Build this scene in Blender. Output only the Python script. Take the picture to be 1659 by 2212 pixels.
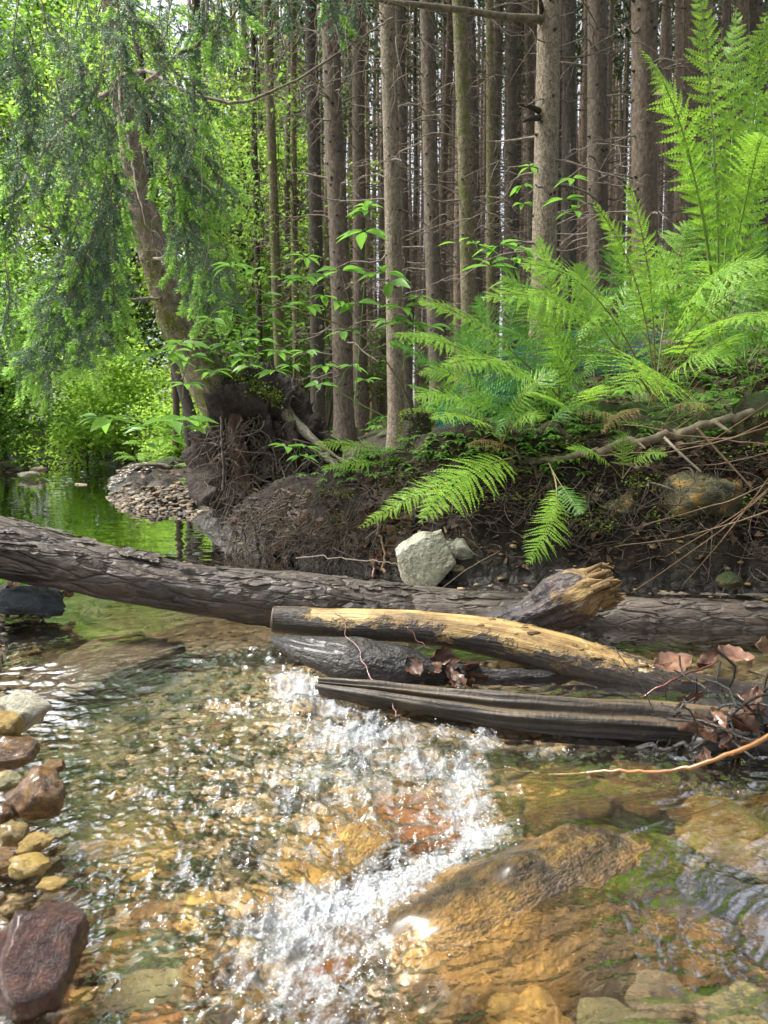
import bpy, bmesh, math, random
import numpy as np
from mathutils import Vector, Matrix, Euler

for o in list(bpy.data.objects): bpy.data.objects.remove(o)
SC = bpy.context.scene
COL = SC.collection
R = math.radians

# ------------------------------------------------------------------ camera
H = 0.55
PITCH = R(5.7)
FPX = 769.0
cam_d = bpy.data.cameras.new("camera")
cam = bpy.data.objects.new("camera", cam_d); COL.objects.link(cam)
cam.location = (0, 0, H)
cam.rotation_euler = (R(90) - PITCH, 0, 0)
cam_d.sensor_fit = 'VERTICAL'
cam_d.sensor_height = 34.6
cam_d.lens = 34.6 * FPX / 1024
cam_d.clip_start = 0.02
cam_d.clip_end = 600
cam_d.dof.use_dof = True
cam_d.dof.focus_distance = 2.6
cam_d.dof.aperture_fstop = 9.0
SC.camera = cam
SC.render.resolution_x = 768; SC.render.resolution_y = 1024

# ------------------------------------------------------------------ sky, sun, exposure
SUN_EL, SUN_AZ = R(60), R(-80)        # azimuth from +Y towards +X
w = bpy.data.worlds.new("World"); SC.world = w; w.use_nodes = True
nt = w.node_tree
bg = nt.nodes['Background']
sky = nt.nodes.new('ShaderNodeTexSky'); sky.sky_type = 'NISHITA'; sky.sun_disc = False
sky.sun_elevation = SUN_EL; sky.sun_rotation = SUN_AZ
sky.dust_density = 4.0; sky.air_density = 1.0; sky.ozone_density = 1.0
hsv = nt.nodes.new('ShaderNodeHueSaturation'); hsv.inputs['Saturation'].default_value = 0.35
nt.links.new(sky.outputs[0], hsv.inputs['Color'])
nt.links.new(hsv.outputs[0], bg.inputs[0])
bg.inputs[1].default_value = 0.13
sd = bpy.data.lights.new("sun", 'SUN'); sd.energy = 3.2; sd.angle = R(18); sd.color = (1, .97, .91)
sun = bpy.data.objects.new("sun", sd); COL.objects.link(sun)
sdir = Vector((math.sin(SUN_AZ)*math.cos(SUN_EL), math.cos(SUN_AZ)*math.cos(SUN_EL), math.sin(SUN_EL)))
sun.rotation_euler = (-sdir).to_track_quat('-Z', 'Y').to_euler()
SC.view_settings.view_transform = 'Standard'; SC.view_settings.look = 'None'
SC.view_settings.exposure = 1.5; SC.view_settings.gamma = 1
SC.render.engine = 'CYCLES'
cy = SC.cycles
cy.max_bounces = 8; cy.diffuse_bounces = 3; cy.glossy_bounces = 3; cy.transmission_bounces = 5
cy.transparent_max_bounces = 6
cy.sample_clamp_indirect = 12; cy.sample_clamp_direct = 0
cy.blur_glossy = 0.3
cy.use_denoising = True
try: cy.denoiser = 'OPENIMAGEDENOISE'
except Exception: pass

# ------------------------------------------------------------------ pixel helpers (a 1659 x 2212 view of the photo)
CP, SP = math.cos(PITCH), math.sin(PITCH)
def ray(dx, dy):
    x = (dx/2.1602 - 384)/FPX; u = (512 - dy/2.1602)/FPX
    return np.array([x, CP + u*SP, -SP + u*CP])
def P(dx, dy, Y):
    r = ray(dx, dy); t = Y/r[1]
    return np.array([r[0]*t, Y, H + r[2]*t])
def G(dx, dy, z=0.0):
    r = ray(dx, dy); t = (z-H)/r[2]
    return np.array([r[0]*t, r[1]*t, z])
def PX(n, Y): return n/2.1602/FPX*Y      # n view pixels at depth Y in metres

# ------------------------------------------------------------------ numpy noise
def _h(i, j, k, s):
    n = (i*374761393 + j*668265263 + k*2147483647 + s*1274126177) & 0xffffffff
    n = ((n ^ (n >> 13))*1274126177) & 0xffffffff
    n = ((n ^ (n >> 16))*2246822519) & 0xffffffff
    return ((n ^ (n >> 15)) & 0xffffff)/float(0xffffff)*2-1
def noise(p, s=0):
    p = np.asarray(p, float); f = np.floor(p).astype(np.int64); t = p-f; t = t*t*t*(t*(t*6-15)+10)
    r = 0
    for a in (0, 1):
        for b in (0, 1):
            for c in (0, 1):
                wgt = (t[..., 0] if a else 1-t[..., 0])*(t[..., 1] if b else 1-t[..., 1])*(t[..., 2] if c else 1-t[..., 2])
                r = r + wgt*_h(f[..., 0]+a, f[..., 1]+b, f[..., 2]+c, s)
    return r
def fbm(p, o=4, s=0, g=.5):
    p = np.asarray(p, float); r = 0; a = 1
    for i in range(o):
        r = r + a*noise(p*(2.03**i), s+i*7); a *= g
    return r
def ridged(p, o=4, s=0):
    p = np.asarray(p, float); r = 0; a = 1
    for i in range(o):
        r = r + a*(1-np.abs(noise(p*(2.1**i), s+i*7))*2); a *= .5
    return r
def xyz(x, y, z=0): return np.stack(np.broadcast_arrays(x, y, z), -1).astype(float)
def sm(x, a=0., b=1.):
    t = np.clip((x-a)/(b-a), 0, 1); return t*t*(3-2*t)

# ------------------------------------------------------------------ meshes
class MB:
    def __init__(s): s.v = []; s.n = 0; s.q = []; s.t = []; s.at = {}
    def add(s, v, q=None, t=None, **at):
        v = np.asarray(v, float).reshape(-1, 3)
        if q is not None and len(q): s.q.append(np.asarray(q, np.int64).reshape(-1, 4)+s.n)
        if t is not None and len(t): s.t.append(np.asarray(t, np.int64).reshape(-1, 3)+s.n)
        for k, a in at.items(): s.at.setdefault(k, []).append((s.n, np.asarray(a, float)))
        s.v.append(v); s.n += len(v)
    def mesh(s, name, mats, smooth=True):
        me = bpy.data.meshes.new(name)
        v = np.concatenate(s.v) if s.v else np.zeros((0, 3))
        q = np.concatenate(s.q) if s.q else np.zeros((0, 4), int)
        t = np.concatenate(s.t) if s.t else np.zeros((0, 3), int)
        me.vertices.add(len(v)); me.vertices.foreach_set('co', v.astype(np.float32).ravel())
        me.loops.add(q.size+t.size); me.loops.foreach_set('vertex_index', np.concatenate([q.ravel(), t.ravel()]).astype(np.int32))
        me.polygons.add(len(q)+len(t))
        me.polygons.foreach_set('loop_start', np.concatenate([np.arange(len(q))*4, len(q)*4+np.arange(len(t))*3]).astype(np.int32))
        me.polygons.foreach_set('use_smooth', np.full(len(q)+len(t), smooth, bool))
        for k, lst in s.at.items():
            dim = lst[0][1].ndim
            if dim == 1:
                a = me.attributes.new(k, 'FLOAT', 'POINT'); d = np.zeros(len(v), np.float32)
                for st, x in lst: d[st:st+len(x)] = x
                a.data.foreach_set('value', d)
            else:
                a = me.attributes.new(k, 'FLOAT_VECTOR', 'POINT'); d = np.zeros((len(v), 3), np.float32)
                for st, x in lst: d[st:st+len(x)] = x
                a.data.foreach_set('vector', d.ravel())
        me.update(calc_edges=True)
        for m in (mats if isinstance(mats, (list, tuple)) else [mats]): me.materials.append(m)
        return me
    def obj(s, name, mats, parent=None, smooth=True, **tags):
        o = bpy.data.objects.new(name, s.mesh(name, mats, smooth)); COL.objects.link(o)
        if parent is not None: o.parent = parent
        return tag(o, **tags)
def tag(o, label=None, cat=None, group=None, kind=None):
    if label: o['label'] = label
    if cat: o['category'] = cat
    if group: o['group'] = group
    if kind: o['kind'] = kind
    return o
def empty(name, loc=(0, 0, 0), **k):
    o = bpy.data.objects.new(name, None); COL.objects.link(o); o.location = loc; o.empty_display_size = .05
    return tag(o, **k)
def rebase(root, loc):
    """put the thing's origin at its base; children keep their world coordinates"""
    root.location = loc
    for c in COL.objects:
        if c.parent is root and c.type == 'MESH': c.location = -Vector(loc)
def copy_tree(o, parent=None, off=None):
    c = o.copy(); COL.objects.link(c); c.parent = parent
    for ch in o.children: copy_tree(ch, c)
    return c

def spline(pts, n):
    """Catmull-Rom through pts (k x d) sampled at n points"""
    p = np.asarray(pts, float)
    if len(p) == 2: return p[0]+(p[1]-p[0])*np.linspace(0, 1, n)[:, None]
    p = np.vstack([2*p[0]-p[1], p, 2*p[-1]-p[-2]])
    k = len(p)-3; u = np.linspace(0, k-1e-9, n); i = u.astype(int); t = (u-i)[:, None]
    a, b, c, d = p[i], p[i+1], p[i+2], p[i+3]
    return .5*((2*b)+(-a+c)*t+(2*a-5*b+4*c-d)*t*t+(-a+3*b-3*c+d)*t**3)
def frames(c):
    T = np.gradient(c, axis=0); T /= np.linalg.norm(T, axis=1)[:, None]+1e-12
    N = np.zeros_like(T); up = np.array([0, 0, 1.]) if abs(T[0, 2]) < .9 else np.array([1., 0, 0])
    N[0] = up-T[0]*(up@T[0]); N[0] /= np.linalg.norm(N[0])
    for i in range(1, len(c)):
        n = N[i-1]-T[i]*(N[i-1]@T[i]); N[i] = n/(np.linalg.norm(n)+1e-12)
    return T, N, np.cross(T, N)
def tube(mb, c, r, k=6, tc0=None, cap=False, disp=None):
    c = np.asarray(c, float); n = len(c); r = np.broadcast_to(np.asarray(r, float), (n,))
    T, N, B = frames(c)
    a = np.linspace(0, 2*np.pi, k, endpoint=False)
    L = np.concatenate([[0], np.cumsum(np.linalg.norm(np.diff(c, axis=0), axis=1))])
    rr = np.repeat(r[:, None], k, 1)
    tcs = np.stack([np.repeat(L[:, None], k, 1), np.cos(a)[None]*rr, np.sin(a)[None]*rr], -1)
    if disp is not None: rr = rr+disp(tcs, a)
    v = c[:, None]+N[:, None]*(np.cos(a)[None, :, None]*rr[..., None])+B[:, None]*(np.sin(a)[None, :, None]*rr[..., None])
    i = np.arange(n-1)[:, None]*k; j = np.arange(k)[None]; j2 = (j+1) % k
    q = np.stack([i+j, i+j2, i+k+j2, i+k+j], -1).reshape(-1, 4)
    v = v.reshape(-1, 3); tc = tcs.reshape(-1, 3); t = None
    if cap:
        v = np.vstack([v, c[:1], c[-1:]]); tc = np.vstack([tc, [[0, 0, 0]], [[L[-1], 0, 0]]]); m = n*k
        jj = np.arange(k)
        t = np.vstack([np.stack([np.full(k, m), (jj+1) % k, jj], -1), np.stack([np.full(k, m+1), (n-1)*k+jj, (n-1)*k+(jj+1) % k], -1)])
    if tc0 is not None: tc = tc+np.asarray(tc0)
    mb.add(v, q, t, tc=tc)
def wiggle(a, b, n, amp, rng, sag=0.):
    a, b = np.asarray(a, float), np.asarray(b, float)
    t = np.linspace(0, 1, n)[:, None]; L = np.linalg.norm(b-a)
    ctl = rng.normal(size=(4, 3))*amp*L
    w_ = np.sin(t*np.pi)*ctl[0]+np.sin(t*2*np.pi)*ctl[1]*.6+np.sin(t*3*np.pi+1)*ctl[2]*.3*np.sin(t*np.pi)**.5
    c = a+(b-a)*t+w_; c[:, 2] -= (sag*L*np.sin(t*np.pi))[:, 0]
    return c

# ------------------------------------------------------------------ materials
class NT:
    def __init__(s, name):
        s.m = bpy.data.materials.new(name); s.m.use_nodes = True; s.t = s.m.node_tree; s.t.nodes.clear()
        s.out = s.n('OutputMaterial')
    def n(s, ty, **k):
        x = s.t.nodes.new('ShaderNode'+ty)
        for a, b in k.items(): setattr(x, a, b)
        return x
    def set(s, sock, v):
        if v is None: return
        if isinstance(v, bpy.types.NodeSocket): s.t.links.new(v, sock)
        elif hasattr(v, '__len__'): sock.default_value = (*v, 1) if len(v) == 3 and sock.type == 'RGBA' else v
        else: sock.default_value = v if sock.type not in ('RGBA', 'VECTOR') else ((v,)*4 if sock.type == 'RGBA' else (v,)*3)
    def co(s, kind='Object'): return s.n('TexCoord').outputs[kind]
    def attr(s, name, out='Fac'): return s.n('Attribute', attribute_name=name).outputs[out]
    def map(s, v, scale=(1, 1, 1)):
        x = s.n('Mapping'); s.set(x.inputs[0], v); x.inputs['Scale'].default_value = scale; return x.outputs[0]
    def noise(s, v, scale=5, det=4, rough=.55, dist=0., col=False):
        x = s.n('TexNoise'); s.set(x.inputs['Vector'], v); s.set(x.inputs['Scale'], scale); x.inputs['Detail'].default_value = det
        x.inputs['Roughness'].default_value = rough; x.inputs['Distortion'].default_value = dist
        return x.outputs[1 if col else 0]
    def vor(s, v, scale=5, feature='F1', out='Distance', rnd=1.):
        x = s.n('TexVoronoi', feature=feature); s.set(x.inputs['Vector'], v); x.inputs['Scale'].default_value = scale
        x.inputs['Randomness'].default_value = rnd
        return x.outputs[out]
    def math(s, op, a, b=0., c=0., clamp=False):
        x = s.n('Math', operation=op); x.use_clamp = clamp
        s.set(x.inputs[0], a); s.set(x.inputs[1], b); s.set(x.inputs[2], c); return x.outputs[0]
    def vmath(s, op, a, b=(0, 0, 0)):
        x = s.n('VectorMath', operation=op); s.set(x.inputs[0], a); s.set(x.inputs[1], b); return x.outputs[0]
    def warp(s, v, scale, amt):
        c = s.noise(v, scale, 2, col=True)
        c = s.vmath('SUBTRACT', c, (.5, .5, .5)); c = s.vmath('MULTIPLY', c, (amt, amt, amt)); return s.vmath('ADD', v, c)
    def ramp(s, f, stops, interp='LINEAR'):
        x = s.n('ValToRGB'); x.color_ramp.interpolation = interp; s.set(x.inputs[0], f); e = x.color_ramp.elements
        while len(e) < len(stops): e.new(.5)
        for i, (p_, c) in enumerate(stops):
            e[i].position = p_; e[i].color = (*(c if hasattr(c, '__len__') else (c, c, c)), 1)
        return x.outputs[0]
    def mix(s, f, a, b, mode='MIX'):
        x = s.n('Mix', data_type='RGBA', blend_type=mode); s.set(x.inputs[0], f); s.set(x.inputs[6], a); s.set(x.inputs[7], b); return x.outputs[2]
    def bump(s, h, st=.5, d=.01, nrm=None):
        x = s.n('Bump'); x.inputs['Strength'].default_value = st; x.inputs['Distance'].default_value = d
        s.set(x.inputs['Height'], h); s.set(x.inputs['Normal'], nrm); return x.outputs[0]
    def bsdf(s, col, rough=.8, nrm=None, spec=.5, coat=None, coat_r=.08, **k):
        x = s.n('BsdfPrincipled'); s.set(x.inputs['Base Color'], col); s.set(x.inputs['Roughness'], rough); s.set(x.inputs['Normal'], nrm)
        s.set(x.inputs['Specular IOR Level'], spec)
        if coat is not None:
            s.set(x.inputs['Coat Weight'], coat); x.inputs['Coat Roughness'].default_value = coat_r
        for a, b in k.items(): s.set(x.inputs[a], b)
        return x.outputs[0]
    def mixs(s, f, a, b):
        x = s.n('MixShader'); s.set(x.inputs[0], f); s.t.links.new(a, x.inputs[1]); s.t.links.new(b, x.inputs[2]); return x.outputs[0]
    def done(s, sh): s.t.links.new(sh, s.out.inputs[0]); return s.m

def leaf_mat(name, c1, c2, rough=.45, trans=.45, tcol=None, scale=3.0, spec=.35):
    n = NT(name); o = n.co('Object')
    r = n.n('NewGeometry').outputs['Random Per Island']
    f = n.math('ADD', n.math('MULTIPLY', r, .55), n.math('MULTIPLY', n.noise(o, scale, 2), .6))
    col = n.ramp(f, [(.25, c1), (.85, c2)])
    a = n.bsdf(col, rough, spec=spec)
    tl = n.n('BsdfTranslucent'); tc = n.mix(.5, col, tcol or tuple(min(1, x*1.6) for x in c2)); n.set(tl.inputs[0], tc)
    return n.done(n.mixs(trans, a, tl.outputs[0]))
def simple_mat(name, c1, c2, scale=20, rough=.8, bump=.4, bd=.004, coat=None, vec='Object', stretch=(1, 1, 1), spec=.5):
    n = NT(name); v = n.attr('tc', 'Vector') if vec == 'tc' else n.co(vec); v = n.map(v, stretch)
    f = n.noise(v, scale, 5, .6); col = n.ramp(f, [(.3, c1), (.7, c2)])
    return n.done(n.bsdf(col, rough, n.bump(f, bump, bd), coat=coat, spec=spec))

# ================================================================== STREAM PLAN, GROUND
SHORE_R = [(2.3, -3), (2.1, .4), (1.9, 1.2), (1.75, 1.8), (1.55, 2.3), (1.2, 2.52), (.7, 2.62), (.25, 2.74), (-.05, 2.95), (-.42, 3.4), (-.85, 3.95),
           (-1.12, 4.6), (-1.3, 5.3), (-1.9, 5.7), (-2.35, 6.6), (-2.7, 7.6), (-3.0, 8.6), (-3.5, 10), (-4.1, 12), (-5.2, 14.5), (-7, 17)]
SHORE_L = [(-8.6, 16.5), (-6.3, 13.6), (-5.5, 11.6), (-6.0, 10.2), (-7.5, 9), (-7.5, 7), (-5.5, 4.6), (-2.6, 3.1), (-1.45, 2.62), (-1.06, 2.2), (-.93, 1.75),
           (-.8, 1.4), (-.70, 1.0), (-.66, .5), (-.8, -3)]
POLY = np.array(SHORE_R+SHORE_L)
def shore_d(x, y):
    """signed distance to the water's edge (positive on land), and which side"""
    x = np.asarray(x, float); y = np.asarray(y, float)
    best = np.full(x.shape, 1e9); side = np.zeros(x.shape); inside = np.zeros(x.shape, bool)
    n = len(POLY)
    for i in range(n):
        a = POLY[i]; b = POLY[(i+1) % n]; d = b-a; L = d@d
        t = np.clip(((x-a[0])*d[0]+(y-a[1])*d[1])/L, 0, 1)
        dd = np.hypot(x-a[0]-t*d[0], y-a[1]-t*d[1])
        m = dd < best; best = np.where(m, dd, best); side = np.where(m, 1 if i < len(SHORE_R) else -1, side)
        c = ((a[1] > y) != (b[1] > y)) & (x < (b[0]-a[0])*(y-a[1])/(b[1]-a[1]+1e-12)+a[0])
        inside ^= c
    return np.where(inside, -best, best), side
def bould(x, y):
    a = R(33); u = (x-.23)*math.cos(a)+(y-1.06)*math.sin(a); v = -(x-.23)*math.sin(a)+(y-1.06)*math.cos(a)
    return np.exp(-((u/.27)**2+((v+.01)/np.where(v < -.01, .21, .15))**2)**np.where(v < -.01, 1.2, 1.7))
def water_base(x, y):
    z = -.085*sm(2.25-y, 0, .8)-.03*sm(1.35-y, 0, .6)
    a = R(33); u = (x-.23)*math.cos(a)+(y-1.06)*math.sin(a); v = -(x-.23)*math.sin(a)+(y-1.06)*math.cos(a)
    z = z+.032*bould(x, y)-.030*np.exp(-((v-.22)/.075)**2)*sm(.20-u, 0, .2)*sm(u, -.42, -.25)*.8      # slides over the boulder, drops behind its edge
    z = z-.02*np.exp(-(((x+.02)/.13)**2+((y-1.17)/.12)**2))
    return z
def ground(x, y, detail=True):
    x = np.asarray(x, float); y = np.asarray(y, float)
    d, side = shore_d(x, y)
    wb = water_base(x, y)-.032*bould(x, y)
    nz = fbm(xyz(x*1.1, y*1.1, 0), 4, 3)
    # bed
    depth = .085+.42*sm(y, 2.7, 4.6)-.12*sm(y, 8.3, 9.6)
    bed = wb-depth*sm(-d, 0, .28)+.02*nz
    # right bank
    bar = np.exp(-(((x+1.65)/1.15)**2+((y-6.3)/1.7)**2)**2)
    steep = sm(x, -1.6, .4)*sm(5.2-y, 0, 1.6)
    h1 = .10+.42*steep
    plat = .35+.95*sm(x, -1.0, 1.5)*(1-.45*sm(y, 4.5, 9))+.30*sm(y, 6, 22)+.02*np.clip(y-9, 0, 80)
    dd = d-.04*nz
    rb = h1*sm(dd, -.03, .20)+(plat-h1)*sm(dd, .12, 2.1+.9*(1-steep))
    rb = rb*(1-bar)+bar*(.015+.03*sm(d, 0, .6))
    low = np.exp(-(((x+.3)/.55)**2+((y-3.55)/.35)**2))
    rb = rb-low*.14*sm(d, 0, .3)
    # left bank
    lp = .12+.75*sm(d, .3, 3.0)+1.0*sm(d, 2.0, 9.0)
    near = sm(3.2-y, 0, .8)
    lb = lp*(1-near)+near*(.10*sm(d, 0, .25)+.35*sm(d, .2, 3))
    lb = lb*sm(d, -.02, .35)
    land = np.where(side > 0, rb, lb)+wb*.6*np.exp(-np.clip(d, 0, 9)*3)
    z = np.where(d < 0, bed, land+.0)
    z = np.where((d < .0), z, z+.05*nz*sm(d, .05, .8))
    if detail:
        z = z+.010*fbm(xyz(x*6, y*6, 0), 3, 9)*np.where(d > 0, 1.6, 1)
        rough = sm(d, -.02, .05)*sm(.9-d, 0, .5)*(side > 0)
        z = z+rough*(.035*ridged(xyz(x*4, y*4, z*4), 3, 21)+.03*fbm(xyz(x*9, y*9, z*9), 3, 25))
    return z
def gz(x, y): return float(ground(np.array([x]), np.array([y]))[0])

M = {}
def soil_mat():
    n = NT("forest_soil"); o = n.co('Object'); sx = n.n('SeparateXYZ'); n.set(sx.inputs[0], o); z = sx.outputs[2]
    pw = n.warp(o, 6, .06)
    cells = n.vor(pw, 34, out='Color'); cd = n.vor(pw, 34)
    f1 = n.noise(o, 9, 6, .65); f2 = n.noise(o, 60, 4, .6); f3 = n.noise(o, 1.3, 3)
    soil = n.ramp(f1, [(.3, (.006, .0045, .003)), (.55, (.018, .012, .008)), (.8, (.040, .028, .018))])
    clay = n.ramp(f2, [(.3, (.030, .027, .017)), (.7, (.075, .067, .045))])
    soil = n.mix(n.ramp(n.noise(o, 2.2, 3), [(.5, 0), (.62, 1)]), soil, clay)
    litter = n.ramp(n.n('NewGeometry').outputs['Pointiness'], [(0, (.05, .03, .017)), (1, (.05, .03, .017))])
    litter = n.ramp(n.noise(n.warp(o, 20, .05), 40, 4, .7), [(.3, (.012, .008, .005)), (.5, (.040, .026, .015)), (.72, (.10, .07, .043))])
    moss = n.ramp(f2, [(.3, (.025, .05, .010)), (.7, (.07, .13, .02))])
    top = n.mix(n.ramp(f3, [(.42, 0), (.6, .75)]), litter, moss)
    land = n.mix(n.ramp(n.math('MULTIPLY', z, 1.), [(.42, 0), (.75, 1)]), soil, top)
    cr = n.n('SeparateColor'); n.set(cr.inputs[0], cells)
    grav = n.ramp(cr.outputs[0], [(0, (.06, .048, .032)), (.25, (.21, .155, .085)), (.45, (.34, .25, .13)), (.62, (.20, .175, .12)), (.8, (.42, .33, .19)), (1, (.11, .10, .08))], 'CONSTANT')
    grav = n.mix(.55, grav, n.ramp(n.noise(o, 25, 4), [(.3, (.10, .075, .045)), (.7, (.36, .28, .16))]))
    zn = n.math('ADD', n.math('ADD', z, .5), n.math('MULTIPLY', f1, .05))
    wet = n.ramp(zn, [(.56, 1), (.66, 0)])
    land = n.mix(wet, land, (.012, .009, .006)); sub_ = n.ramp(zn, [(.485, 1), (.515, 0)])
    col = n.mix(sub_, land, grav)
    hgt = n.math('ADD', n.math('MULTIPLY', f1, .8), n.math('MULTIPLY', f2, .35))
    hgt = n.math('ADD', hgt, n.math('MULTIPLY', cd, -.5))
    nb = n.bump(hgt, .9, .02)
    rg = n.mix(wet, .9, .45)
    return n.done(n.bsdf(col, rg, nb, spec=.3))
M['soil'] = soil_mat()

def polar_grid(th, r):
    x = np.sin(th)[None]*r[:, None]; y = np.cos(th)[None]*r[:, None]
    nr, n = len(r), len(th)
    i = np.arange(nr-1)[:, None]*n; j = np.arange(n-1)[None]
    q = np.stack([i+j, i+j+1, i+n+j+1, i+n+j], -1).reshape(-1, 4)[:, ::-1]
    return x, y, q
th = np.concatenate([np.linspace(-180, -40, 90, endpoint=False), np.linspace(-40, 40, 520, endpoint=False), np.linspace(40, 180, 90)])*np.pi/180
rr = np.concatenate([np.linspace(.02, .55, 12, endpoint=False), np.geomspace(.55, 8, 480, endpoint=False), np.geomspace(8, 300, 170)])
gx, gy, gq = polar_grid(th, rr)
b = MB(); b.add(np.stack([gx, gy, ground(gx, gy)], -1), gq)
b.obj('ground', M['soil'], kind='structure')

# ================================================================== WATER
FOAM = [  # dx, dy, rx, ry, strength (in the photo's view pixels, laid on the water)
    (640, 1525, 60, 28, 1.), (760, 1610, 150, 34, .75), (900, 1660, 110, 34, .7), (1010, 1690, 50, 60, .8), (640, 1600, 90, 26, .55), (520, 1560, 90, 20, .45), (500, 1760, 120, 26, .45), (700, 2040, 120, 40, .7), (620, 2120, 80, 60, .6), (420, 1980, 90, 26, .4), (700, 1700, 300, 90, .50), (760, 1800, 260, 60, .5), (650, 2080, 200, 90, .62), (700, 2180, 150, 50, .55), (800, 2010, 120, 50, .7), (480, 1640, 140, 50, .30), (880, 1700, 200, 60, .45), (420, 1900, 160, 60, .3), (560, 2140, 120, 90, .42), (720, 1560, 80, 22, .8), (800, 1580, 60, 20, .6), (860, 1610, 80, 30, .65), (960, 1600, 60, 20, .6), (1040, 1620, 50, 26, .7),
    (560, 1480, 110, 26, .30), (780, 1660, 120, 40, .5), (940, 1690, 110, 40, .6), (1000, 1740, 70, 55, .8), (900, 1760, 100, 40, .4),
    (1040, 1800, 60, 50, .95), (960, 1850, 120, 40, .85), (830, 1880, 120, 50, .9), (740, 1930, 170, 75, 1.0), (650, 1970, 150, 65, .9), (900, 1900, 110, 50, .95), (560, 2060, 110, 60, .6),
    (560, 1850, 140, 50, .35), (880, 1950, 60, 30, .8), (560, 1990, 90, 50, .55), (600, 2080, 140, 80, .45), (700, 2150, 120, 60, .35), (380, 1720, 160, 60, .22), (560, 1700, 120, 40, .25), (620, 1820, 90, 35, .4),
    (1500, 1650, 120, 14, .35), (1230, 1600, 90, 16, .40), (1180, 1640, 60, 20, .45), (1450, 2060, 120, 40, .28),
    (220, 1890, 60, 22, .40), (130, 2120, 60, 40, .3), (1560, 1720, 90, 20, .30)]
def foam_mask(x, y):
    f = np.zeros(np.shape(x))
    for dx, dy, rx, ry, s_ in FOAM:
        c = G(dx, dy, -.1); ex = abs(G(dx+rx, dy, -.1)[0]-c[0]); ey = abs(G(dx, dy-ry, -.1)[1]-c[1])
        f = np.maximum(f, s_*np.exp(-(((x-c[0])/ex)**2+((y-c[1])/ey)**2)*.8)*1.1)
    return np.clip(f, 0, 1)
wth = np.concatenate([np.linspace(-62, -32, 60, endpoint=False), np.linspace(-32, 32, 900, endpoint=False), np.linspace(32, 62, 60)])*np.pi/180
wr = np.concatenate([np.geomspace(.45, 3.2, 900, endpoint=False), np.geomspace(3.2, 20, 220)])
wx, wy, wq = polar_grid(wth, wr)
def lively(x, y):
    f = np.zeros(np.shape(x))
    for dx, dy, rx, ry, s_ in [(820, 1580, 300, 110, .9), (900, 1780, 380, 170, 1.), (650, 1950, 330, 170, .9), (600, 2130, 300, 170, .7), (1480, 1880, 200, 110, .75), (1280, 1740, 150, 60, .6), (1400, 1640, 260, 50, .6), (1500, 2080, 200, 70, .5), (330, 1650, 330, 150, .45), (250, 1900, 200, 100, .5)]:
        c = G(dx, dy, -.1); ex = abs(G(dx+rx, dy, -.1)[0]-c[0]); ey = abs(G(dx, dy-ry, -.1)[1]-c[1])
        f = np.maximum(f, s_*np.exp(-(((x-c[0])/ex)**2+((y-c[1])/ey)**2)*.8)*1.1)
    return f
def water_z(x, y, fm):
    z = water_base(x, y)
    fast = sm(2.75-y, 0, .9); far = sm(y, 8.3, 9.4)
    # flow runs towards the camera and to the right; waves are stretched across it
    a = R(28); u = x*math.cos(a)+y*math.sin(a); v = -x*math.sin(a)+y*math.cos(a)
    wx_ = .05*fbm(xyz(u*5, v*5, 3.1), 2, 40); wy_ = .05*fbm(xyz(u*5, v*5, 9.1), 2, 44)
    big = fbm(xyz((u+wx_)*7, (v+wy_)*15, 0), 3, 50)
    mid = ridged(xyz((u+wx_)*17, (v+wy_)*34, 0), 3, 60)-.7
    fin = fbm(xyz((u+wx_*2)*60, (v+wy_)*110, 0), 2, 70)
    act = (.38+.70*np.clip(lively(x, y), 0, 1))*(.6+.4*sm(fbm(xyz(x*2.2, y*2.2, 7), 2, 80), -.5, .6))
    act = act*(1-.8*bould(x, y))
    z = z+fast*act*(.0066*big+.0034*mid+.0008*fin)
    z = z+(1-fast)*(.0011*fbm(xyz(x*7, y*22, 0), 3, 90)+.004*far*fbm(xyz(x*8, y*20, 0), 3, 91))
    z = z+fm*(.015*ridged(xyz(x*22, y*26, 0), 3, 95)-.009+.0035*fbm(xyz(x*120, y*120, 0), 2, 97))
    return z
fm = foam_mask(wx, wy)
cr = G(650, 1530, -.06)
wz = water_z(wx, wy, fm)
wz = wz+.030*np.exp(-(((wx-cr[0])/.035)**2+((wy-cr[1])/.05)**2))*(1+.4*noise(xyz(wx*60, wy*60, 0), 5))
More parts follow.
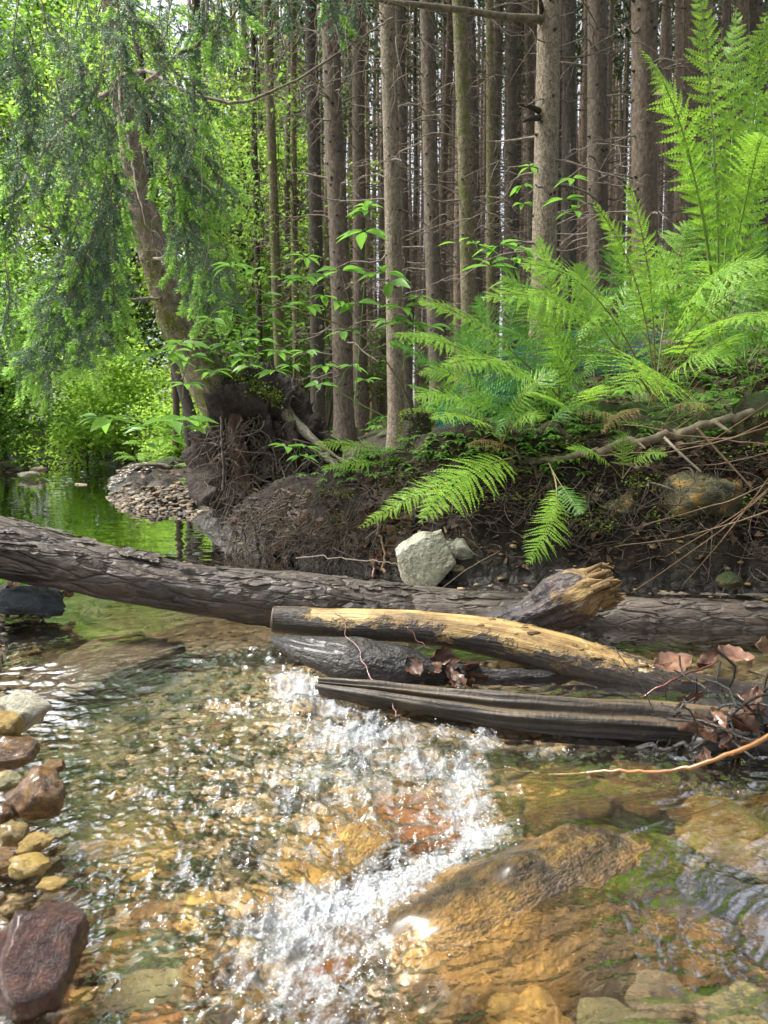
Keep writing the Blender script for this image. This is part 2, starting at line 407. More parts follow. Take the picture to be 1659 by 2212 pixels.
def water_mat():
    n = NT("stream_water"); o = n.co('Object'); fmk = n.attr('foam')
    st = n.map(o, (1, 1.9, 1)); wv = n.warp(st, 14, .05)
    calm = n.ramp(n.n('CameraData').outputs[2], [(0, 1), (1, 1)])
    sx = n.n('SeparateXYZ'); n.set(sx.inputs[0], o)
    fast = n.ramp(n.math('MULTIPLY', sx.outputs[1], .1), [(.20, 1), (.30, .12)])
    h1 = n.noise(wv, 42, 3, .55)
    h = n.math('MULTIPLY', h1, n.math('MULTIPLY', fast, n.math('ADD', .25, n.math('MULTIPLY', n.attr('lively'), .75))))
    nb = n.bump(h, .35, .006)
    rf = n.n('BsdfRefraction'); rf.inputs['IOR'].default_value = 1.333; rf.inputs['Roughness'].default_value = 0.
    n.set(rf.inputs['Color'], (.97, .93, .84)); n.set(rf.inputs['Normal'], nb)
    gl = n.n('BsdfGlossy'); gl.inputs['Roughness'].default_value = .02; n.set(gl.inputs['Normal'], nb)
    fr = n.n('Fresnel'); fr.inputs['IOR'].default_value = 1.25; n.set(fr.inputs['Normal'], nb)
    tr = n.n('BsdfTransparent'); n.set(tr.inputs[0], (.97, .94, .87))
    class g: outputs = [n.mixs(n.math('MULTIPLY', fr.outputs[0], n.math('SUBTRACT', 1.15, n.math('MULTIPLY', fast, .6))), n.mixs(.55, rf.outputs[0], tr.outputs[0]), gl.outputs[0])]
    fw = n.warp(n.map(o, (1, .8, 1)), 9, .10); fn = n.noise(fw, 46, 6, .72); v = n.vor(wv, 130)
    k = n.math('ADD', n.math('MULTIPLY', fmk, .56), n.math('SUBTRACT', fn, .76))
    k = n.math('SUBTRACT', k, n.math('MULTIPLY', v, .16))
    fac = n.ramp(n.math('ADD', k, .5), [(.40, 0), (.54, .45), (.70, .85)])
    fb = n.bump(n.math('ADD', n.noise(o, 420, 3, .6), n.vor(o, 260)), 1., .006)
    f = n.mixs(.35, n.bsdf((.78, .83, .88), .2, fb, spec=.8), tr.outputs[0])
    return n.done(n.mixs(fac, g.outputs[0], f))
M['water'] = water_mat()
b = MB(); b.add(np.stack([wx, wy, wz], -1), wq, foam=fm.ravel(), lively=np.clip(lively(wx, wy), 0, 1).ravel())
b.obj('water', M['water'], kind='structure')

# flecks of spray thrown up by the froth
rng = np.random.default_rng(5)
def ico(sub=1):
    bm = bmesh.new(); bmesh.ops.create_icosphere(bm, subdivisions=sub, radius=1)
    v = np.array([x.co[:] for x in bm.verts]); t = np.array([[x.index for x in f.verts] for f in bm.faces]); bm.free(); return v, t
iv, it = ico(1)
n = NT('bubble_white'); M['bubble'] = n.done(n.bsdf((.85, .9, .95), .08, spec=.8))
b = MB(); cnt = 0
while cnt < 800:
    dx = rng.uniform(420, 1180); dy = rng.uniform(1450, 2180); c = G(dx, dy, -.09)
    f = foam_mask(np.array([c[0]]), np.array([c[1]]))[0]
    if rng.random() > f**2*1.1: continue
    c[2] = water_base(c[0], c[1])+abs(rng.normal())*.007*f+.002
    s_ = rng.uniform(.0004, .0011)*(1+1.0*(rng.random() > .95))
    b.add(iv*np.array([s_*rng.uniform(.8, 1.8), s_, s_*rng.uniform(.6, 1)])+c, None, it); cnt += 1
b.obj('water_spray', M['bubble'], kind='stuff')

# ================================================================== STONES
def rock_np(seed, sub=4, ang=.5, nz=.12, fl=(1, 1, 1)):
    g = np.random.default_rng(seed); v, t = ico(sub)
    for k in range(int(6+10*ang)):
        d = g.normal(size=3); d /= np.linalg.norm(d); h = g.uniform(.55, .9) if ang > .3 else g.uniform(.75, .97)
        p = v@d; ex = np.clip(p-h, 0, None); v = v-d*ex[:, None]*(.93 if ang > .3 else .7)
    r = np.linalg.norm(v, axis=1)[:, None]
    v = v*(1+nz*fbm(v*1.4+seed, 4, seed)[:, None]+nz*.35*fbm(v*6+seed, 3, seed+3)[:, None])
    return v*np.array(fl), t
def stone_mat(name, stops, scale=3., rough=.5, coat=.0, speck=.4, moss=0.):
    n = NT(name); oi = n.n('ObjectInfo').outputs['Random']; o = n.co('Object')
    sh = n.n('CombineXYZ'); n.set(sh.inputs[0], n.math('MULTIPLY', oi, 37.)); v = n.vmath('ADD', o, sh.outputs[0])
    f = n.noise(n.warp(v, scale, .3), scale, 6, .65)
    col = n.ramp(f, stops)
    sp = n.noise(v, scale*9, 4, .7); col = n.mix(n.math('MULTIPLY', n.ramp(sp, [(.5, 0), (.7, 1)]), speck), col, tuple(x*.35 for x in stops[0][1]))
    vein = n.ramp(n.vor(n.warp(v, scale*1.5, .4), scale*1.3, 'DISTANCE_TO_EDGE'), [(0, 1), (.03, 0)])
    col = n.mix(n.math('MULTIPLY', vein, .06 if 'boulder' in name else .35), col, tuple(min(.5, x*1.8) for x in stops[-1][1]))
    col = n.mix(1., col, n.math('ADD', .7, n.math('MULTIPLY', oi, .6)), 'MULTIPLY')
    if moss:
        nz_ = n.n('SeparateXYZ'); n.set(nz_.inputs[0], n.n('NewGeometry').outputs['Normal'])
        mf = n.ramp(n.math('ADD', n.math('MULTIPLY', nz_.outputs[2], .4), n.noise(v, scale*2, 4)), [(.62-.1*moss, 0), (.75, 1)])
        col = n.mix(mf, col, (.035, .06, .012))
    nb = n.bump(n.math('ADD', f, n.math('MULTIPLY', sp, .3)), .7, .15)
    return n.done(n.bsdf(col, rough, nb, coat=coat, coat_r=.22, spec=.5))
SM = {
 'amber': stone_mat('amber_stone', [(.3, (.10, .055, .016)), (.5, (.27, .155, .040)), (.68, (.52, .33, .09))], 1.9),
 'boulder': stone_mat('amber_boulder', [(.34, (.025, .017, .008)), (.46, (.10, .06, .020)), (.57, (.27, .15, .035)), (.74, (.42, .27, .08))], 1.7, .4, coat=.5, speck=.8),
 'ochre': stone_mat('ochre_stone', [(.3, (.22, .13, .03)), (.7, (.52, .36, .11))], 2.),
 'brown': stone_mat('brown_stone', [(.3, (.09, .05, .022)), (.55, (.22, .125, .045)), (.75, (.40, .25, .08))], 1.5),
 'olive': stone_mat('olive_stone', [(.3, (.12, .115, .055)), (.7, (.30, .28, .14))], 2.),
 'grey': stone_mat('grey_stone', [(.3, (.07, .075, .08)), (.7, (.22, .22, .21))], 2.),
 'dark': stone_mat('dark_stone', [(.3, (.018, .016, .014)), (.7, (.07, .06, .05))], 2.),
 'orange': stone_mat('orange_stone', [(.3, (.22, .075, .025)), (.7, (.50, .22, .07))], 2.4),
 'purple': stone_mat('purple_stone', [(.3, (.025, .012, .012)), (.5, (.075, .032, .027)), (.7, (.19, .085, .05))], 3., .42, coat=.35),
 'cream': stone_mat('cream_stone', [(.3, (.26, .24, .17)), (.7, (.55, .52, .40))], 1.8),
 'wetbrown': stone_mat('wet_brown_stone', [(.3, (.035, .014, .006)), (.5, (.13, .055, .015)), (.72, (.34, .19, .05))], 2.2, .33, coat=.8),
 'wetamber': stone_mat('wet_amber_stone', [(.3, (.22, .13, .03)), (.5, (.40, .27, .07)), (.7, (.58, .43, .14))], 2.2, .33, coat=.8),
 'wetdark': stone_mat('wet_dark_stone', [(.3, (.02, .018, .015)), (.7, (.09, .075, .06))], 2., .3, coat=1.),
 'pale': stone_mat('pale_lichen_stone', [(.3, (.11, .105, .07)), (.5, (.30, .29, .21)), (.72, (.52, .51, .42))], 2.6, .85, speck=.7),
 'mossy': stone_mat('mossy_stone', [(.3, (.06, .05, .02)), (.7, (.17, .14, .06))], 2., .85, moss=1.),
 'tan': stone_mat('tan_stone', [(.3, (.17, .13, .085)), (.7, (.38, .31, .21))], 2., .8),
 'slate': stone_mat('slate_stone', [(.3, (.06, .075, .085)), (.7, (.14, .16, .17))], 2., .7),
 'rust': stone_mat('rust_stained_stone', [(.35, (.06, .06, .03)), (.52, (.13, .12, .06)), (.62, (.42, .24, .05))], 1.6, .8),
}
ROCKS = {}
def rock_mesh(seed, ang, mat, sub=4, nz=.12):
    key = (seed, ang, mat, sub, nz)
    if key not in ROCKS:
        v, t = rock_np(seed, sub, ang, nz); mb = MB(); mb.add(v, None, t); ROCKS[key] = mb.mesh('stone', SM[mat])
    return ROCKS[key]
rs = random.Random(3)
def stone(loc, size, mat, label, group=None, seed=None, ang=.5, rot=None, sub=4, nz=.17, name='stone', cat='stone'):
    me = rock_mesh(seed if seed is not None else rs.randint(1, 9), ang, mat, sub, nz)
    o = bpy.data.objects.new(name, me); COL.objects.link(o); o.location = loc; o.scale = size
    o.rotation_euler = rot if rot is not None else (rs.uniform(-.25, .25), rs.uniform(-.25, .25), rs.uniform(0, 6.3))
    return tag(o, label=label, cat=cat, group=group)
def sz(w_, h_, Y, depth=None, k=.56): # half sizes from view pixels
    a = PX(w_, Y)*k; c = PX(h_, Y)*k
    return (a, depth or (a+c)/2*1.0, c)

# --- stones standing out of the water, and the bank's stones: (dx, dy, Y, w, h, material, seed, angular, label, tilt)
DRY = [
 (80, 1300, 2.25, 150, 80, 'slate', 3, .7, 'wet grey angular stone under the left end of the bark log'),
 (-5, 1292, 2.3, 60, 60, 'dark', 2, .5, 'small dark stone at the left edge beside the wet grey stone'),
 (45, 1545, 1.42, 125, 85, 'cream', 5, .6, 'pale and ochre angular stone at the left edge of the stream'),
 (5, 1575, 1.33, 80, 80, 'ochre', 4, .9, 'flat yellow stone slab leaning at the left edge'),
 (20, 1625, 1.30, 110, 65, 'wetbrown', 6, .3, 'dark brown rounded stone below the pale angular stone'),
 (72, 1725, 1.17, 115, 115, 'wetbrown', 7, .6, 'shiny reddish brown cube shaped stone at the left edge'),
 (28, 1803, 1.10, 62, 50, 'wetamber', 1, .2, 'small shiny yellow pebble under the cube shaped stone'),
 (2, 1762, 1.15, 60, 45, 'wetbrown', 8, .2, 'brown pebble between the cube shaped stone and the yellow pebble'),
 (74, 1822, 1.07, 70, 36, 'ochre', 2, .2, 'flat amber pebble to the right of the small yellow pebble'),
 (66, 1868, 1.04, 88, 50, 'wetamber', 3, .7, 'angular yellow stone above the dark purple rock'),
 (2, 1860, 1.05, 60, 45, 'brown', 4, .3, 'brown slab of stone at the left edge above the purple rock'),
 (70, 2070, .88, 230, 250, 'purple', 6, .5, 'large dark purple wet rock in the lower left'),
 (118, 1655, 1.24, 60, 30, 'brown', 3, .4, 'small brown stone just breaking the water right of the dark rounded stone'),
 (128, 1800, 1.10, 46, 26, 'olive', 6, .4, 'small olive stone half sunk right of the yellow pebbles'),
 (112, 1915, 1.0, 70, 30, 'ochre', 5, .5, 'ochre stone half sunk above the dark purple rock'),
 (20, 1690, 1.2, 60, 40, 'olive', 2, .5, 'olive stone at the left edge above the cube shaped stone'),
 (1345, 1500, 1.9, 110, 55, 'mossy', 4, .4, 'mossy olive stone under the yellow log'),
 (1640, 915, 2.75, 90, 110, 'mossy', 5, .3, 'large mossy boulder at the right edge above the bank'),
 (1135, 1125, 3.0, 55, 55, 'pale', 4, .7, 'small pale grey green stone in the dark bank'),
 (1262, 1095, 2.8, 60, 100, 'slate', 2, .7, 'upright blue grey stone in the bank behind the hanging fern'),
 (1340, 1095, 2.75, 90, 70, 'rust', 7, .4, 'rusty dark stone in the bank, left of the large stained stone'),
 (1520, 1070, 2.7, 170, 130, 'rust', 3, .6, 'large ochre stained stone bulging from the dark bank'),
 (1425, 1010, 2.8, 90, 45, 'tan', 8, .7, 'flat grey tan stone wedged high in the bank'),
 (1225, 1000, 2.9, 45, 35, 'tan', 1, .6, 'small tan stone under the long fallen branch'),
 (1580, 1255, 2.4, 60, 40, 'mossy', 2, .5, 'small grey green stone on clay above the log'),
 (1100, 1090, 3.05, 90, 40, 'slate', 6, .4, 'blue grey slab of stone above the pale stones'),
 (865, 1130, 3.4, 40, 45, 'slate', 7, .3, 'dark rounded stone among the roots'),
 (690, 1105, 3.7, 42, 40, 'pale', 5, .5, 'pale stone held in the roots of the bank'),
 (800, 1095, 3.6, 45, 40, 'tan', 1, .5, 'pale tan stone in the roots left of the fern frond'),
 (690, 1135, 3.65, 50, 35, 'slate', 8, .4, 'grey green stone below the pale stone in the roots'),
 (447, 1102, 5.6, 120, 40, 'slate', 2, .6, 'flat blue grey slab at the end of the gravel bar'),
 (365, 1015, 9.2, 60, 45, 'mossy', 5, .5, 'mossy boulder on the far shore under the ferns'),
 (310, 1040, 8.5, 55, 18, 'wetdark', 4, .4, 'long dark stone at the waterline of the far riffle'),
 (270, 1035, 8.9, 45, 15, 'wetdark', 7, .4, 'dark stone left of the long dark stone in the far riffle'),
 (345, 1035, 8.8, 42, 18, 'dark', 3, .4, 'dark stone right of the long dark stone in the far riffle'),
 (60, 1025, 9.6, 50, 14, 'cream', 4, .5, 'pale pinkish stone on the far left shore'),
 (85, 1015, 10.2, 35, 16, 'tan', 3, .5, 'brown stone behind the pale pinkish far shore stone'),
 (175, 1048, 8.6, 35, 8, 'tan', 1, .5, 'flat tan stone breaking the far riffle'),
 (135, 1052, 8.4, 28, 7, 'wetdark', 5, .4, 'dark flat stone breaking the far riffle'),
 (1190, 1460, 1.95, 75, 60, 'tan', 8, .5, 'brown rounded stone under the yellow log'),
]
for dx, dy, Y, w_, h_, m, sd_, ang, lab in DRY:
    stone(P(dx, dy, Y), sz(w_, h_, Y), m, lab, None, sd_, ang, rot=(rs.uniform(-.15, .15), rs.uniform(-.2, .2), rs.uniform(-.5, .5)))
# the heart-shaped pale rock and its mottled neighbour
def heart_rock():
    v, t = ico(5); x, z = v[:, 0], v[:, 2]
    notch = np.exp(-((x-.12)/.26)**2)*np.clip(z, 0, 1)*.13-.16*np.exp(-((x-.6)/.3)**2)*np.clip(z, 0, 1)
    v = v.copy(); v[:, 2] = z-notch; v[:, 0] = v[:, 0]*(1+.18*np.clip(z, -1, 1)); v[:, 1] *= .55
    for d, h in (((0, -1, .15), .38), ((-1, 0, -.2), .82), ((.8, 0, -.7), .75), ((.3, -.9, .3), .5), ((-.55, -.2, .8), .72), ((.9, .1, .35), .80)):
        d = np.array(d, float); d /= np.linalg.norm(d); v = v-d*np.clip(v@d-h, 0, None)[:, None]*.9
    v = v*(1+.06*fbm(v*2, 4, 4)[:, None]+.02*fbm(v*8, 3, 9)[:, None])
    s_ = sz(130, 130, 2.7); mb = MB(); mb.add(v*np.array([s_[0], .12, s_[2]]), None, t)
    o = mb.obj('rock', SM['pale'], label='large pale lichen covered rock with a notched top standing behind the bark log', cat='rock'); o.location = P(918, 1212, 2.75)
heart_rock()
stone(P(990, 1182, 2.85), sz(110, 80, 2.85), 'pale', 'mottled pale rock right of the large notched pale rock', None, 6, .6, rot=(.1, .4, .3), name='rock', cat='rock')

# --- submerged stones you can point at
SUB = [
 (1130, 1960, .78, .42, 'amber', 3, 'huge amber boulder washed over by shallow water in the lower right'),
 (1050, 2110, .17, .12, 'ochre', 1, 'yellow cobble under the water below the amber boulder'),
 (1150, 2175, .20, .16, 'amber', 2, 'golden cobble under the water at the bottom right of centre'),
 (900, 2205, .22, .08, 'amber', 4, 'orange amber stone at the bottom edge right of centre'),
 (1320, 2190, .22, .10, 'olive', 5, 'olive grey stone at the bottom edge below the boulder'),
 (1570, 1785, .22, .10, 'ochre', 7, 'bright yellow stone under shallow water by the right edge'),
 (1645, 1985, .08, .10, 'amber', 1, 'orange stone at the right edge under the water'),
 (1220, 1710, .20, .10, 'amber', 8, 'amber slab under the water above the boulder'),
 (1090, 1745, .12, .09, 'ochre', 2, 'small ochre stone beside the white water'),
 (1090, 1780, .10, .08, 'olive', 6, 'olive stone between white water and boulder'),
 (915, 1745, .19, .14, 'orange', 3, 'rusty orange stone under the white water'),
 (730, 1800, .26, .15, 'amber', 5, 'broad brown amber stone under ripples in the middle'),
 (300, 2170, .20, .14, 'orange', 6, 'bright orange stone under the water at the lower left'),
 (330, 2060, .26, .14, 'olive', 2, 'green grey slab under the water in the lower left'),
 (240, 1815, .20, .08, 'ochre', 4, 'yellow stone under the water right of the shore pebbles'),
 (350, 1825, .17, .08, 'ochre', 8, 'pale ochre stone under the water left of the middle'),
 (120, 1850, .10, .10, 'olive', 7, 'pale green stone under the water beside the angular yellow stone'),
 (420, 1860, .10, .06, 'dark', 3, 'dark stone under the water left of the foam'),
 (560, 1960, .12, .08, 'dark', 1, 'black stone under the water below the foam'),
 (220, 1475, .30, .10, 'tan', 6, 'long tan slab under the water above the pale angular stone'),
 (280, 1480, .09, .07, 'cream', 4, 'pale corner of stone under the water in front of the bark log'),
 (440, 2050, .14, .10, 'brown', 5, 'brown stone under the water in the lower left middle'),
 (370, 1955, .16, .09, 'brown', 2, 'reddish brown stone under the water left of the foam'),
 (430, 1940, .12, .08, 'ochre', 5, 'pale yellow stone under the water below the dark stone'),
 (1420, 1900, .16, .10, 'olive', 8, 'grey green stone under the water right of the boulder'),
 (1500, 2010, .22, .10, 'brown', 4, 'dark brown stone under the water right of the boulder'),
 (1430, 2110, .18, .08, 'tan', 3, 'pale tan stone under the water below the boulder'),
 (1560, 1900, .20, .10, 'dark', 6, 'dark green stone under the water near the right edge'),
 (1620, 2150, .20, .12, 'olive', 2, 'olive stone in the lower right corner'),
 (900, 2080, .20, .12, 'dark', 7, 'dark stone under the water left of the yellow cobble'),
 (700, 2120, .18, .10, 'brown', 8, 'brown stone under the foam near the bottom'),
 (600, 2190, .16, .10, 'olive', 1, 'grey stone at the bottom edge left of centre'),
 (1380, 1700, .22, .09, 'brown', 5, 'brown stone under dark water beneath the orange twig'),
 (470, 2180, .18, .10, 'dark', 4, 'dark stone at the bottom edge right of the orange stone'),
 (120, 1960, .20, .09, 'tan', 5, 'tan stone under the water above the purple rock'),
]
def pxs(w_frac, dy, z=-.12):   # width given as a fraction of the frame
    c = G(830, dy, z); return w_frac*1659/2.1602/FPX*c[1]/1.0
for dx, dy, wf, hf, m, sd_, lab in SUB:
    c = G(dx, dy, -.13); W = pxs(wf, dy)*.5
    dep = abs(G(dx, dy-hf*830, -.13)[1]-G(dx, dy+hf*830*.5, -.13)[1])*.5
    big = wf > .5
    if big:
        c = (.235, 1.055, 0); W = .285; dep = .165; hh = .115
        vv = rock_np(11, 5, .1, .13)[0]; o = stone((c[0], c[1], -.037-hh*vv[:, 2].max()), (W, dep, hh), 'boulder', lab, None, 11, .1, rot=(0, 0, R(33)), sub=5, nz=.13, name='boulder', cat='boulder')
    else:
        stone((c[0], c[1], water_base(c[0], c[1])-.055-.02), (W*.62, min(dep, W*.9), .035+.15*W), m, lab, None, sd_, .45 if m not in ('amber',) else .25, rot=(0, 0, rs.uniform(-.6, .6)))
# --- the many cobbles of the bed, then loose gravel as one mass
MATS = ['amber', 'ochre', 'brown', 'olive', 'grey', 'dark', 'tan', 'orange', 'ochre', 'amber', 'olive', 'brown']
NM = {'amber': 'amber', 'ochre': 'yellow ochre', 'brown': 'brown', 'olive': 'olive green', 'grey': 'grey', 'dark': 'blackish', 'tan': 'tan', 'orange': 'rusty orange'}
placed = 0
while placed < 245:
    dx = rs.uniform(-60, 1720) if placed < 215 else rs.uniform(1680, 2300); dy = rs.uniform(1400, 2300); c = G(dx, dy, -.15)
    d, _ = shore_d(np.array([c[0]]), np.array([c[1]]))
    if d[0] > .02 or bould(c[0], c[1]) > .12: continue
    m = rs.choice(MATS); a = rs.uniform(.018, .05)
    z = ground(np.array([c[0]]), np.array([c[1]]))[0]
    stone((c[0], c[1], z+a*.1), (a*rs.uniform(.8, 1.4), a, a*rs.uniform(.4, .7)), m, 'small %s cobble on the stream bed under rippled water' % NM[m], '%s cobbles on the stream bed' % NM[m], rs.randint(1, 8), rs.choice([.2, .45]), sub=3)
    placed += 1
def gravel(name, n, area, mat, smin, smax, seed, zf=None):
    g = np.random.default_rng(seed); bases = [rock_np(k, 1, .5, .1) for k in range(6)]; mb = MB()
    pts = []
    while len(pts) < n:
        x, y = area(g); pts.append((x, y))
    pts = np.array(pts); z = ground(pts[:, 0], pts[:, 1])
    for (x, y), zz in zip(pts, z):
        v, t = bases[g.integers(6)]; s_ = g.uniform(smin, smax)*(1+.8*(g.random() > .9)); a = g.uniform(0, 6.3); ca, sa = math.cos(a), math.sin(a)
        u = v*np.array([s_*g.uniform(.9, 1.5), s_, s_*g.uniform(.35, .7)]); u = np.stack([u[:, 0]*ca-u[:, 1]*sa, u[:, 0]*sa+u[:, 1]*ca, u[:, 2]], -1)
        mb.add(u+np.array([x, y, zz+s_*.15]), None, t)
    return mb.obj(name, mat, kind='stuff', smooth=True)
def gravel_mat(name, stops, coat=0., rough=.6):
    n = NT(name); r = n.n('NewGeometry').outputs['Random Per Island']; o = n.co('Object')
    c = n.ramp(r, stops, 'LINEAR'); f = n.noise(o, 60, 4); c = n.mix(.5, c, n.mix(f, (.02, .015, .01), (.45, .36, .22)), 'OVERLAY')
    return n.done(n.bsdf(c, rough, n.bump(f, .4, .005), coat=coat))
M['gravel_bed'] = gravel_mat('bed_gravel', [(0, (.07, .055, .04)), (.2, (.34, .25, .12)), (.4, (.19, .17, .12)), (.55, (.42, .33, .19)), (.7, (.13, .085, .05)), (.85, (.32, .29, .22)), (1, (.50, .30, .11))])
M['gravel_bar'] = gravel_mat('bar_gravel', [(0, (.06, .05, .04)), (.2, (.24, .19, .13)), (.4, (.12, .09, .065)), (.6, (.36, .31, .23)), (.8, (.10, .105, .11)), (1, (.32, .21, .13))], rough=.75)
def near_bed(g):
    while True:
        c = G(g.uniform(-150, 2100), g.uniform(1240, 2330), -.15)
        if shore_d(np.array([c[0]]), np.array([c[1]]))[0][0] < .12 and bould(c[0], c[1]) < .2: return c[0], c[1]
gravel('bed_gravel', 4300, near_bed, M['gravel_bed'], .005, .016, 11)
gravel('bar_gravel', 5200, lambda g: (-1.68+np.clip(g.normal()*.45, -.8, .8), 6.0+np.clip(g.normal()*.7, -1.0, 1.0)), M['gravel_bar'], .009, .024, 12)
def left_edge(g):
    t = g.random(); return -.72-.16*t+g.normal()*.05, .75+1.0*t+g.normal()*.02
gravel('edge_gravel', 900, left_edge, M['gravel_bed'], .005, .020, 15)
M['gravel_dark'] = gravel_mat('wet_dark_gravel', [(0, (.03, .03, .03)), (.4, (.09, .08, .07)), (.7, (.15, .14, .12)), (1, (.22, .17, .12))], coat=.4, rough=.45)
gravel('shore_gravel', 1100, lambda g: (-3.25+np.clip(g.normal()*.3, -.6, .6), 8.9+np.clip(g.normal()*.5, -.9, .9)), M['gravel_dark'], .02, .06, 13)
def lshore(g):
    t = g.uniform(0, 1); return -6.2+t*1.3+g.normal()*.15, 9.9+t*2.2+g.normal()*.25
gravel('far_shore_gravel', 700, lshore, M['gravel_bar'], .03, .09, 14)

# ================================================================== helpers on the ground
def GR(dx, dy, y0=1.2, y1=60):
    """first point of the ground seen through (dx, dy)"""
    r = ray(dx, dy); t = np.geomspace(y0, y1, 900); z = H+r[2]*t; g = ground(r[0]*t, r[1]*t, False)
    k = np.nonzero(z < g)[0]
    i = k[0] if len(k) else len(t)-1
    return np.array([r[0]*t[i], r[1]*t[i], g[i]])

# ================================================================== LOGS
def bark_log_mat():
    n = NT("flaky_wet_bark"); v = n.attr('tc', 'Vector')
    s1 = n.map(v, (.28, 1, 1)); wv = n.warp(n.warp(s1, 7, .10), 40, .012)
    e = n.vor(wv, 15, 'DISTANCE_TO_EDGE'); c = n.vor(wv, 15, out='Color')
    e2 = n.vor(n.warp(s1, 30, .03), 38, 'DISTANCE_TO_EDGE')
    f = n.noise(n.map(v, (.3, 1, 1)), 60, 5, .7); f2 = n.noise(v, 5, 4, .6); f3 = n.noise(v, 160, 3, .6)
    base = n.ramp(f, [(.3, (.016, .012, .010)), (.5, (.062, .049, .039)), (.72, (.18, .15, .12))])
    base = n.mix(n.ramp(f2, [(.38, .75), (.6, 0)]), base, (.022, .016, .013))
    cr = n.n('SeparateColor'); n.set(cr.inputs[0], c)
    base = n.mix(n.math('MULTIPLY', cr.outputs[0], .45), base, (.12, .09, .068))
    crack = n.math('MULTIPLY', n.ramp(e, [(0, 1), (.045, 0)]), n.ramp(n.noise(v, 6, 3), [(.38, .15), (.55, 1)])); base = n.mix(n.math('MULTIPLY', crack, .85), base, (.010, .008, .007))
    h = n.math('ADD', n.math('MULTIPLY', n.ramp(e, [(0, 0), (.08, .7), (.3, 1)]), 1.), n.math('MULTIPLY', f, .5))
    h = n.math('ADD', h, n.math('MULTIPLY', n.ramp(e2, [(0, 0), (.12, 1)]), .3)); h = n.math('ADD', h, n.math('MULTIPLY', f3, .15))
    wet = n.ramp(f2, [(.4, .8), (.6, 0)])
    return n.done(n.bsdf(base, n.mix(wet, .75, .38), n.bump(h, 1., .010), spec=.5))
M['bark_log'] = bark_log_mat()
def striped_wood(name, stops, stretch=(.06, 1, 1), scale=60, rough=.4, coat=.3, bd=.004, knots=None, knotc=(.02, .012, .008)):
    n = NT(name); v = n.attr('tc', 'Vector'); s_ = n.map(n.warp(v, 6, .02), stretch)
    f = n.noise(s_, scale, 5, .65); g = n.noise(v, 7, 4, .65); mixf = n.math('ADD', n.math('MULTIPLY', f, .55), n.math('MULTIPLY', g, .45))
    col = n.ramp(mixf, stops)
    if knots:
        k = n.ramp(n.noise(n.map(n.warp(v, 9, .05), (.6, 1, 1)), knots[0], 5, .7), [(knots[1], 0), (knots[1]+.04, 1)]); col = n.mix(k, col, knotc)
    h = n.math('ADD', f, n.math('MULTIPLY', n.noise(v, 90, 4), .4))
    return n, col, h, rough, coat, bd
def fin(a):
    n, col, h, rough, coat, bd = a
    return n.done(n.bsdf(col, rough, n.bump(h, .9, bd), coat=coat, coat_r=.2))
n, col, h, *_ = striped_wood("yellow_peeled_wood", [(.36, (.06, .034, .012)), (.46, (.22, .135, .045)), (.54, (.40, .27, .10)), (.66, (.52, .40, .19))])
v = n.attr('tc', 'Vector'); sx = n.n('SeparateXYZ'); n.set(sx.inputs[0], v); u = sx.outputs[0]
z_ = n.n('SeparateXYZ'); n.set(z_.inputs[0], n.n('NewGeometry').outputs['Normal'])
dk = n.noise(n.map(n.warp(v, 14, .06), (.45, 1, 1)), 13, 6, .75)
# dark wet bark left at the cut end, in patches and over the right half; darker towards the underside
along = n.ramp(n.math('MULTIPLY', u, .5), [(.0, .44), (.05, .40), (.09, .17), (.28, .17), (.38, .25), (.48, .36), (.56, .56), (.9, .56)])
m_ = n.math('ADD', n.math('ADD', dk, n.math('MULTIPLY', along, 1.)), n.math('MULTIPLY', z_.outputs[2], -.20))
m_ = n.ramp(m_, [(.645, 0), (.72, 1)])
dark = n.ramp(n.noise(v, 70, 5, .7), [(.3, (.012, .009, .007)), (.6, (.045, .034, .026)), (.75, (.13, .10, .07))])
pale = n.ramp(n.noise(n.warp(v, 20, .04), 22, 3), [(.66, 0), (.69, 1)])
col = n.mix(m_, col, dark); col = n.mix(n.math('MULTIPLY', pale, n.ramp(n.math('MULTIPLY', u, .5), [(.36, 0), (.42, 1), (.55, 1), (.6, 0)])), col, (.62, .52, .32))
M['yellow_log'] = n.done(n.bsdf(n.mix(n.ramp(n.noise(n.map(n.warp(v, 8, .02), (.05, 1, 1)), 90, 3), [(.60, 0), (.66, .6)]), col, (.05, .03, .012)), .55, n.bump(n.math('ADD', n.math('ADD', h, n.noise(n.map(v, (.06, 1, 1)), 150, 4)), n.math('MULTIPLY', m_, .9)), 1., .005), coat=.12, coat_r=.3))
n, col, h, *_ = striped_wood("wet_weathered_beam", [(.40, (.006, .005, .004)), (.52, (.024, .018, .012)), (.62, (.07, .05, .028)), (.75, (.16, .12, .07))], (.02, 1, 1), 45)
zz = n.n('SeparateXYZ'); n.set(zz.inputs[0], n.n('NewGeometry').outputs['Normal']); v = n.attr('tc', 'Vector')
tp = n.ramp(n.math('ADD', n.math('MULTIPLY', zz.outputs[2], .6), n.math('MULTIPLY', n.noise(n.map(v, (.3, 1, 1)), 14, 4), .5)), [(.70, 0), (.80, .8)])
col = n.mix(tp, col, n.ramp(n.noise(n.map(v, (.05, 1, 1)), 50, 4), [(.35, (.035, .024, .012)), (.65, (.14, .095, .045))]))
M['wet_plank'] = n.done(n.bsdf(col, .6, n.bump(h, .9, .008), coat=.05))
M['wet_plank_old'] = fin(striped_wood("wet_weathered_wood", [(.40, (.005, .004, .003)), (.52, (.020, .015, .010)), (.62, (.065, .047, .026)), (.75, (.16, .12, .07))], (.02, 1, 1), 45, .62, .05, .008))
